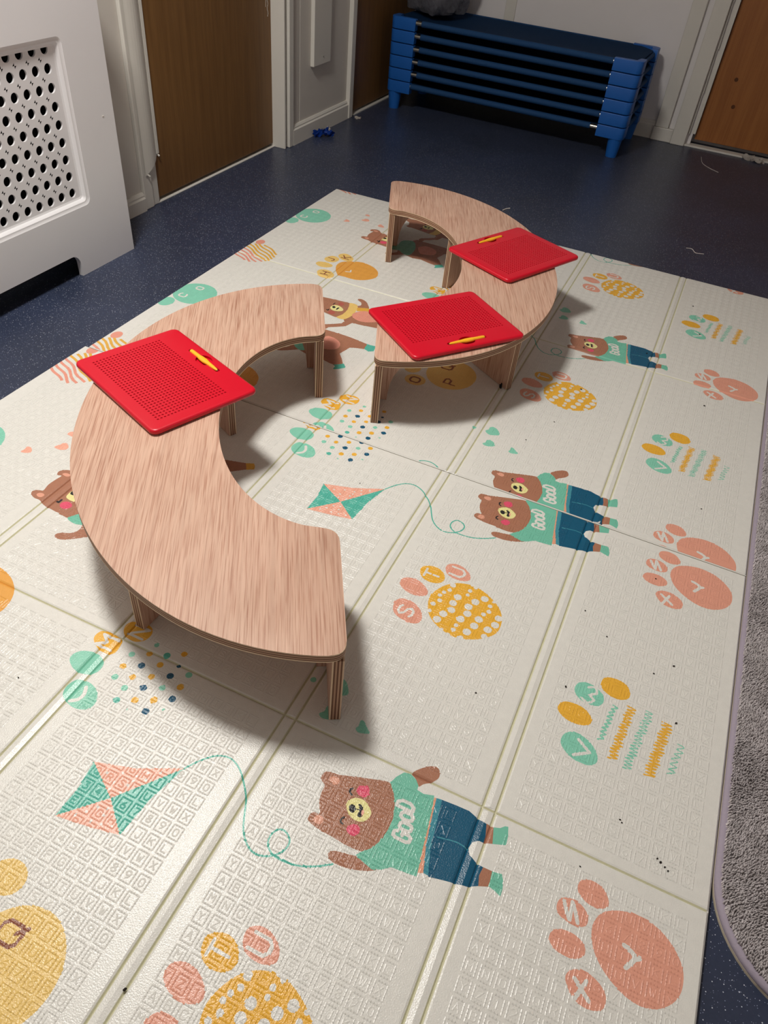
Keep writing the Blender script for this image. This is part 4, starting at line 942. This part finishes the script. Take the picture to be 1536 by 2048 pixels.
# ------------------------------------------------------------------ red drawing boards
def board(label, c, deg):
    t = thing('magnetic_drawing_board', label, 'drawing board', (c[0], c[1], HT + .001), math.radians(deg), 'red drawing boards')
    W2, H2, R_ = .183, .144, .017
    TH, Z0 = .0155, .0030
    bm = bmesh.new()
    def ring(w, h, r, z): return [bm.verts.new((x, y, z)) for x, y in rrect(w, h, r, 7)]
    rs = [ring(W2 - .004, H2 - .004, R_ - .004, Z0), ring(W2 - .0008, H2 - .0008, R_, Z0 + .0012), ring(W2, H2, R_, Z0 + .0035), ring(W2, H2, R_, TH - .005), ring(W2 - .0012, H2 - .0012, R_, TH - .002),
          ring(W2 - .004, H2 - .004, R_ - .003, TH - .0004), ring(W2 - .0075, H2 - .0075, R_ - .005, TH)]
    for a, b in zip(rs[:-1], rs[1:]):
        for i in range(len(a)): bm.faces.new((a[i], a[(i + 1) % len(a)], b[(i + 1) % len(a)], b[i]))
    bm.faces.new(rs[0][::-1])
    # perforated field
    nx, ny, px, py = 31, 21, .00985, .0091
    X0, Y0 = -px * (nx - 1) / 2, -.109
    fx0, fx1, fy0, fy1 = X0 - px / 2, X0 + px * (nx - .5), Y0 - py / 2, Y0 + py * (ny - .5)
    def eloop(pts, z):
        vs = [bm.verts.new((x, y, z)) for x, y in pts]
        return vs, [bm.edges.new((vs[i], vs[(i + 1) % len(vs)])) for i in range(len(vs))]
    top = rs[-1]; es = [bm.edges.get((top[i], top[(i + 1) % len(top)])) for i in range(len(top))]
    # field border carries every grid vertex
    bp_ = [(fx0 + px * i, fy0) for i in range(nx)] + [(fx1, fy0 + py * j) for j in range(ny)] + [(fx1 - px * i, fy1) for i in range(nx)] + [(fx0, fy1 - py * j) for j in range(ny)]
    _, e2 = eloop(bp_, TH)
    # finger notch with pen slot
    nc, nr, sl, sw = (-.002, .1125), .0245, .062, .0062
    notch = []
    a1 = math.asin(sw / nr)
    for k in range(13): notch.append((nc[0] + nr * math.cos(a1 + (PI - 2 * a1) * k / 12), nc[1] + nr * math.sin(a1 + (PI - 2 * a1) * k / 12) * .8))
    for k in range(7):
        a = PI / 2 + PI * k / 6; notch.append((nc[0] - sl + .004 + sw * math.cos(a), nc[1] + sw * math.sin(a)))
    for k in range(13): notch.append((nc[0] + nr * math.cos(PI + a1 + (PI - 2 * a1) * k / 12), nc[1] + nr * math.sin(PI + a1 + (PI - 2 * a1) * k / 12) * .8))
    for k in range(7):
        a = -PI / 2 + PI * k / 6; notch.append((nc[0] + sl - .004 + sw * math.cos(a), nc[1] + sw * math.sin(a)))
    nv, e3 = eloop(notch, TH)
    bmesh.ops.triangle_fill(bm, use_beauty=True, use_dissolve=False, edges=es + e2 + e3)
    low = [bm.verts.new((v.co.x, v.co.y, TH - .0065)) for v in nv]
    for i in range(len(nv)): bm.faces.new((nv[i], nv[(i + 1) % len(nv)], low[(i + 1) % len(nv)], low[i])).material_index = 0
    f = bm.faces.new(low); f.material_index = 0
    N = 8; hr = .0027
    for j in range(ny):
        for i in range(nx):
            cx, cy = X0 + px * i, Y0 + py * j
            sq = [bm.verts.new((cx + sx * px / 2, cy + sy * py / 2, TH)) for sx, sy in ((1, 1), (-1, 1), (-1, -1), (1, -1))]
            inn = [bm.verts.new((cx + hr * math.cos(2 * PI * k / N + PI / 8), cy + hr * math.sin(2 * PI * k / N + PI / 8), TH)) for k in range(N)]
            dn = [bm.verts.new((v.co.x, v.co.y, TH - .0018)) for v in inn]
            for q in range(4):     # verts q*2, q*2+1 face corner q
                k0, k1, k2 = q * 2, q * 2 + 1, (q * 2 + 2) % N
                bm.faces.new((sq[q], inn[k1], inn[k0])); bm.faces.new((sq[q], sq[(q + 1) % 4], inn[k2], inn[k1]))
            for k in range(N): bm.faces.new((inn[k], inn[(k + 1) % N], dn[(k + 1) % N], dn[k])).material_index = 1
            bm.faces.new(dn).material_index = 1
    bmesh.ops.remove_doubles(bm, verts=bm.verts[:], dist=2e-5)
    obj('board_body', bm, ['red_plastic', 'red_hole'], t, smooth=45)
    for sx in (-1, 1):
        for sy in (-1, 1):
            bm = bmesh.new(); tube(bm, (sx * .155, sy * .115, 0), (sx * .155, sy * .115, Z0 + .0005), .010, n=16); obj('foot', bm, 'red_hole', t)
    return t
def stylus(label, c, deg, flip=1):
    t = thing('stylus', label, 'stylus', (c[0], c[1], HT + .0108), math.radians(deg), 'yellow plastic styluses')
    bm = bmesh.new()
    st = [(-.0585, .0030, .0026), (-.0570, .0052, .0042), (-.052, .0058, .0048), (-.022, .0060, .0050), (-.012, .0080, .0052), (.004, .0084, .0052), (.016, .0062, .0050), (.040, .0050, .0042), (.053, .0038, .0036), (.0575, .0022, .0022)]
    prev = None; N = 14
    for x, ry, rz in st:
        x *= flip
        L = [bm.verts.new((x, ry * math.cos(2 * PI * k / N), .0052 + rz * math.sin(2 * PI * k / N))) for k in range(N)]
        if prev:
            for k in range(N): bm.faces.new((prev[k], prev[(k + 1) % N], L[(k + 1) % N], L[k]))
        else: bm.faces.new(L)
        prev = L
    bm.faces.new(prev)
    obj('barrel', bm, 'yellow_plastic', t, smooth=60)
    bm = bmesh.new(); tube(bm, (.0565 * flip, 0, .0052), (.0600 * flip, 0, .0052), .0015, .0011, 10); obj('tip', bm, 'steel', t)
    return t
def on_board(c, deg, x, y):
    a = math.radians(deg); return (c[0] + x * math.cos(a) - y * math.sin(a), c[1] + x * math.sin(a) + y * math.cos(a))
B1, B2, B3 = ((.1294, -.2733), -21.9), ((.6244, .3668), -128.1), ((.6507, .9600), 64.6)
board('red dotted drawing board alone on the bench nearest the radiator cover', *B1)
board('red dotted drawing board on the near end of the farther bench', *B2)
board('red dotted drawing board on the middle of the farther bench, farthest from the viewer', *B3)
stylus('yellow stylus slotted in the board nearest the radiator cover', on_board(*B1, -.002, .1125), B1[1], 1)
stylus('yellow stylus in the board on the near end of the farther bench', on_board(*B2, -.002, .1125), B2[1], 1)
stylus('yellow stylus in the farthest red board', on_board(*B3, -.002, .1125), B3[1], -1)

# ------------------------------------------------------------------ stacked cots
CX, CY, CR = -.068, 3.372, math.radians(-1.3)
HXc, HYc, CH = .730, .262, .0645
def cot(label, z, legs=False, stub='l', top=False):
    t = thing('stacking_cot', label, 'cot', (CX, CY, z), CR, 'stacked blue sleeping cots')
    L_, D_ = .155, .105
    for sx in (-1, 1):
        for sy in (-1, 1):
            n = 7; r = .032
            pts = [(HXc - L_, HYc), (HXc - L_, HYc - .030), (HXc - .040, HYc - .034), (HXc - .034, HYc - D_), (HXc, HYc - D_)] + [(HXc - r + r * math.cos(PI / 2 * k / n), HYc - r + r * math.sin(PI / 2 * k / n)) for k in range(n + 1)]
            pts = [(x * sx, y * sy) for x, y in pts]
            if sx * sy < 0: pts = pts[::-1]
            bm = bmesh.new(); prism(bm, pts, .0040, CH - .0008, .0028)
            # filled shelf that closes the corner lower down
            pts2 = [(HXc - L_ + .003, HYc - .01), (HXc - L_ + .003, HYc - .045), (HXc - .05, HYc - D_ + .004), (HXc - .012, HYc - D_ + .004), (HXc - .012, HYc - .01)]
            pts2 = [(x * sx, y * sy) for x, y in pts2]
            if sx * sy < 0: pts2 = pts2[::-1]
            prism(bm, pts2, .004, CH - .016, .002)
            c = obj('corner_cap', bm, 'cot_blue', t, smooth=40)
            if legs:
                bm = bmesh.new()
                x0, y0 = sx * (HXc - .045), sy * (HYc - .040)
                tube(bm, (x0, y0, .006), (x0, y0, FL - z), .040, .030, 18)
                obj('leg', bm, 'cot_blue', c, smooth=40)
    zt = CH - .020
    for sy in (-1, 1):
        bm = bmesh.new(); tube(bm, (-HXc + .13, sy * (HYc - .016), zt), (HXc - .13, sy * (HYc - .016), zt), .0115, n=16)
        obj('side_rail', bm, 'steel', t, smooth=60)
        xa = -HXc + .155 + (.036 if stub == 'l' else .004); xb = HXc - .155 - (.040 if stub == 'r' else .004)
        bm = bmesh.new(); tube(bm, (xa, sy * (HYc - .016), zt), (xb, sy * (HYc - .016), zt), .0155, n=18)
        obj('sleeve', bm, 'cot_fabric', t, smooth=60)
    for sx in (-1, 1):
        bm = bmesh.new(); tube(bm, (sx * (HXc - .022), -HYc + .08, zt - .006), (sx * (HXc - .022), HYc - .08, zt - .006), .012, n=14)
        obj('end_rail', bm, 'cot_fabric', t, smooth=60)
    # fabric sheet with a slight sag
    bm = bmesh.new(); nx, ny = 30, 14; g = {}
    for i in range(nx + 1):
        for j in range(ny + 1):
            u, v = -1 + 2 * i / nx, -1 + 2 * j / ny
            lim = HXc - .022 - .10 * max(0, abs(v) - .62) / .38
            x = u * lim; y = v * (HYc - .016)
            zz = zt + .0135 - .020 * (1 - abs(v) ** 2.6) * (1 - abs(u) ** 6)
            g[i, j] = bm.verts.new((x, y, zz))
    for i in range(nx):
        for j in range(ny): bm.faces.new((g[i, j], g[i + 1, j], g[i + 1, j + 1], g[i, j + 1]))
    bmesh.ops.solidify(bm, geom=bm.faces[:], thickness=.0022)
    obj('bed_fabric', bm, 'cot_fabric', t, smooth=60)
    return t
Z1 = .080
lab = ['bottom blue cot of the stack, standing on its own short legs', 'second blue cot from the floor in the stack', 'third blue cot from the floor in the stack',
       'fourth blue cot from the floor in the stack', 'fifth blue cot from the floor, just under the top one', 'top blue cot of the stack, with the clear bag on it']
for k in range(6): cot(lab[k], Z1 + CH * k, k == 0, 'r' if k == 0 else 'l', k == 5)
ZT = Z1 + CH * 6

# clear bag resting on the far left of the stack
t = thing('plastic_bag', 'crumpled clear plastic bag lying on the top blue cot', 'bag', (-.645, 3.435, ZT + .004), math.radians(-25))
def blob(sx, sy, sz, seed, amp, sub=5, taper=.12):
    bm = bmesh.new(); bmesh.ops.create_cube(bm, size=1.0)
    bmesh.ops.subdivide_edges(bm, edges=bm.edges[:], cuts=9, use_grid_fill=True)
    from mathutils import noise
    for v in bm.verts:
        u = v.co * 2
        k = 1 - .10 * (max(abs(u.x), abs(u.y)) > .98) 
        p = Vector((u.x * sx / 2, u.y * sy / 2, (u.z + 1) * sz / 2))
        e = (abs(u.x) ** 11 + abs(u.y) ** 11 + abs(u.z) ** 11) ** (1 / 11)
        q = Vector((u.x, u.y, u.z)) / e
        p = Vector((q.x * sx / 2 * (1 + taper * q.z), q.y * sy / 2 * (1 + taper * q.z), (q.z + 1) * sz / 2))
        nv = noise.noise_vector(p * 16 + Vector((seed, 0, 0))) * amp + noise.noise_vector(p * 42 + Vector((0, seed, 0))) * amp * .45
        if q.z < -.97: nv.z = 0
        p += nv
        if p.z < 0: p.z = 0
        v.co = p
    return bm
obj('bag_film', blob(.30, .30, .24, 3, .016), 'clear_bag', t, smooth=25)
bm = blob(.24, .24, .15, 9, .010)
c_ = obj('bag_contents', bm, 'bag_contents', t, (0, 0, .006), smooth=40)
c_['label'] = 'grey bundle showing through the clear plastic'

# ------------------------------------------------------------------ plush rug at the right edge
rx0, rx1, ry0, ry1, rrad = 1.5825, 2.75, -.935, 1.30, .17
t = thing('rug', 'plush grey rug with a rounded corner at the right edge of the photo', 'rug', (1.5825, -.935, 0), 0)
def rug_out(ins, n=14):
    w, h = (rx1 - rx0) / 2 - ins, (ry1 - ry0) / 2 - ins
    return [((rx1 - rx0) / 2 + x, (ry1 - ry0) / 2 + y) for x, y in rrect(w, h, max(.01, rrad - ins), n)]
def drape(x, y):   # the mat edge holds the first centimetre up, the rest sinks to the floor
    return 0.0
bm = bmesh.new()
prism(bm, rug_out(0), FL, FL + .006, .001); obj('backing', bm, 'rug_backing', t)
bm = bmesh.new()
L = []
for ins, z in ((.001, FL + .005), (-.001, FL + .012), (.001, FL + .017), (.007, FL + .020), (.012, FL + .018)):
    L.append([bm.verts.new((x, y, z + .0015 * math.sin(x * 60 + y * 47))) for x, y in rug_out(ins)])
for a, b in zip(L[:-1], L[1:]):
    for i in range(len(a)): bm.faces.new((a[i], a[(i + 1) % len(a)], b[(i + 1) % len(a)], b[i]))
k_ = obj('binding', bm, 'rug_binding', t, smooth=60); k_['label'] = 'lilac-grey satin edge'
# pile base
bm = bmesh.new(); prism(bm, rug_out(.009), FL + .006, FL + .0185); obj('pile_base', bm, 'rug_pile', t)
# tufts
def inside(x, y, ins):
    w, h = rx1 - rx0, ry1 - ry0
    if x < ins or x > w - ins or y < ins or y > h - ins: return False
    cx = min(max(x, rrad), w - rrad); cy = min(max(y, rrad), h - rrad)
    return (x - cx) ** 2 + (y - cy) ** 2 <= (rrad - ins) ** 2 if ((x < rrad or x > w - rrad) and (y < rrad or y > h - rrad)) else True
TV, TF = [], []
sp = .0029
for yy in np.arange(.0, 2.235, sp):
    wv = .26 if yy < 1.9 else .1
    for xx in np.arange(.0, wv, sp):
        x = xx + rng.uniform(-.5, .5) * sp; y = yy + rng.uniform(-.5, .5) * sp
        if not inside(x, y, .007): continue
        a = math.sin(x * 21 + 1.5 * math.sin(y * 13)) * 1.6 + math.sin(y * 29) + rng.normal(0, .7)
        hh = .0065 + rng.uniform(0, .0045); ln = rng.uniform(.001, .0042); b = len(TV)
        r = .0016; z = FL + .0195; th = rng.uniform(0, 6.28)
        for k in range(3): TV.append((x + r * math.cos(th + 2.094 * k), y + r * math.sin(th + 2.094 * k), z))
        mx_, my_ = x + ln * .5 * math.cos(a), y + ln * .5 * math.sin(a)
        for k in range(3): TV.append((mx_ + r * .9 * math.cos(th + 2.094 * k), my_ + r * .9 * math.sin(th + 2.094 * k), z + hh * .6))
        TV.append((x + ln * math.cos(a), y + ln * math.sin(a), z + hh))
        for k in range(3):
            k2 = (k + 1) % 3
            TF.append((b + k, b + k2, b + 3 + k2, b + 3 + k)); TF.append((b + 3 + k, b + 3 + k2, b + 6))
me = bpy.data.meshes.new('pile'); me.from_pydata(TV, [], TF); me.materials.append(MATS['rug_pile']); me.update(); me.shade_smooth()
p_ = link('pile', me, t); p_['kind'] = 'stuff'

# ------------------------------------------------------------------ litter on the floor
def scrap(name, label, cat, loc, rz, size, mats, seed, cols2=1, parts=None):
    from mathutils import noise
    bm = bmesh.new(); n = 14; g = {}
    for i in range(n + 1):
        for j in range(n + 1):
            u, v = i / n - .5, j / n - .5
            p = Vector((u * size[0], v * size[1], 0)); q = Vector((u * 3 + seed, v * 3, 0))
            nz = noise.noise(q * 1.4) * size[2]; n2 = noise.noise(q * 3.1) * size[2] * .5
            g[i, j] = bm.verts.new((p.x + noise.noise(q * 2 + Vector((5, 0, 0))) * size[0] * .25, p.y + noise.noise(q * 2 + Vector((0, 9, 0))) * size[1] * .25, max(.0008, size[2] * .45 + nz + n2)))
    for i in range(n):
        for j in range(n):
            f = bm.faces.new((g[i, j], g[i + 1, j], g[i + 1, j + 1], g[i, j + 1])); f.material_index = 0 if (j < n * .78 or cols2 == 1) else 1
    mz = min(v.co.z for v in bm.verts)
    for v in bm.verts: v.co.z -= mz
    bmesh.ops.solidify(bm, geom=bm.faces[:], thickness=.0008)
    mz = min(v.co.z for v in bm.verts)
    for v in bm.verts: v.co.z -= mz
    o = obj(name, bm, mats, None, loc, (0, 0, rz)); tag(o, label, cat); return o
scrap('paper_scrap', 'crumpled blue and white wrapper on the floor by the white skirting', 'litter', (-.833, 2.372, FL), .8, (.11, .07, .042), ['paper_blue', 'paper_white'], 2, 2)
scrap('plastic_scrap', 'tiny clear plastic scrap on the floor by the corner door', 'litter', (-.822, 2.79, FL), .3, (.035, .028, .012), ['paper_white'], 5)
scrap('paper_scrap', 'crumpled white paper by the orange-brown door', 'litter', (1.36, 3.640, FL), -.35, (.11, .035, .03), ['paper_white'], 8)
def thread(label, pts, r=.0011):
    bm = bmesh.new(); pp = crom(pts, 4, False)
    for a, b in zip(pp[:-1], pp[1:]): tube(bm, (a[0], a[1], FL + r), (b[0], b[1], FL + r), r, n=6)
    o = obj('thread', bm, 'paper_white', None, smooth=60); tag(o, label, 'litter')
thread('pale thread on the dark floor behind the farther bench', [(.345, 1.94), (.352, 1.965), (.366, 1.985)], .0022)
thread('pale curl of thread on the dark floor beyond the mat', [(1.18, 2.03), (1.205, 2.035), (1.225, 2.0), (1.26, 2.01)], .0012)
thread('long pale thread on the floor before the orange-brown door', [(1.08, 3.50), (1.10, 3.38), (1.15, 3.31), (1.20, 3.27)], .0011)
# crumbs on the mats: uncountable specks
bm = bmesh.new()
for (x, y, r) in [(1.03, .60, .003), (1.42, -.40, .002), (1.31, -.35, .002), (1.494, -.791, .0024), (1.502, -.796, .0018), (1.488, -.787, .0018), (1.508, -.80, .0018), (1.416, -.748, .0018), (1.420, -.752, .0016), (.811, -1.327, .003), (1.456, -.36, .0025), (1.48, -.50, .0025), (1.25, -.30, .002), (1.1, -.62, .002), (.62, -.16, .0015),
                  (1.18, .95, .003), (1.40, .72, .003), (1.26, -.52, .0025), (1.38, -.12, .002), (1.45, .2, .002), (.95, .25, .002), (.36, -.70, .0022), (.30, -1.0, .0018), (1.33, 1.2, .003), (1.28, 1.42, .003), (1.0, .38, .002), (1.37, -.86, .0016)]:
    bmesh.ops.create_icosphere(bm, subdivisions=1, radius=r, matrix=Matrix.Translation((x, y, r * .62)) @ Matrix.Rotation(x * 9, 4, 'Z') @ Matrix.Diagonal((1.2, .8, .55, 1)))
o = obj('crumbs', bm, 'crumb_dark'); tag(o, 'scattered dark crumbs on the cream play mats', 'crumbs', None, 'stuff')

# ------------------------------------------------------------------ ceiling lamp
LX, LY, LS = -.22, -.30, .22
t = thing('ceiling_light', 'square ceiling light panel above the benches, out of view', 'ceiling light', (LX, LY, 2.75))
bm = bmesh.new(); box(bm, -LS, LS, -LS, LS, -.02, 0, .002)
obj('housing', bm, 'ceiling_paint', t)
bm = bmesh.new(); f = bm.faces.new([bm.verts.new((x, y, 0)) for x, y in ((-LS + .02, -LS + .02), (-LS + .02, LS - .02), (LS - .02, LS - .02), (LS - .02, -LS + .02))])
me = bpy.data.meshes.new('diffuser'); bm.to_mesh(me); bm.free(); me.materials.append(MATS['lamp_glow']); link('diffuser', me, t, (0, 0, -.0215))

# ------------------------------------------------------------------ world, camera, scale to metres
w = bpy.data.worlds.new('world'); scn.world = w; w.use_nodes = True
w.node_tree.nodes['Background'].inputs[0].default_value = (.5, .5, .52, 1); w.node_tree.nodes['Background'].inputs[1].default_value = 0.02
done = set()
for o in list(scn.objects):
    if o.type == 'MESH' and o.data.name not in done:
        done.add(o.data.name); o.data.transform(Matrix.Scale(S, 4))
    l = o.location.copy()
    if not o.parent: l.z += ZO
    o.location = l * S
cam = bpy.data.cameras.new('camera'); co = link('camera', None)
bpy.data.objects.remove(co)
co = bpy.data.objects.new('camera', cam); col.objects.link(co)
yaw, pitch, roll, FPX = CAM[3], CAM[4], CAM[5], CAM[6]
f = Vector((math.sin(yaw) * math.cos(pitch), math.cos(yaw) * math.cos(pitch), math.sin(pitch)))
r = Vector((math.cos(yaw), -math.sin(yaw), 0)); u = r.cross(f)
c_, s_ = math.cos(roll), math.sin(roll); r, u = c_ * r + s_ * u, -s_ * r + c_ * u
mw = Matrix((r, u, -f)).transposed().to_4x4(); mw.translation = Vector((CAM[0], CAM[1], CAM[2] + ZO)) * S
co.matrix_world = mw
cam.sensor_fit = 'HORIZONTAL'; cam.sensor_width = 36; cam.lens = 36 * FPX / 1536; cam.clip_start = .02; cam.clip_end = 50
scn.camera = co
vs = scn.view_settings; scn.display_settings.display_device = 'sRGB'
vs.view_transform = 'Standard'; vs.look = 'None'; vs.exposure = 0.0; vs.gamma = 1.0; vs.use_curve_mapping = False
scn.cycles.max_bounces = 8; scn.cycles.diffuse_bounces = 4; scn.cycles.transparent_max_bounces = 8
scn.cycles.use_denoising = True
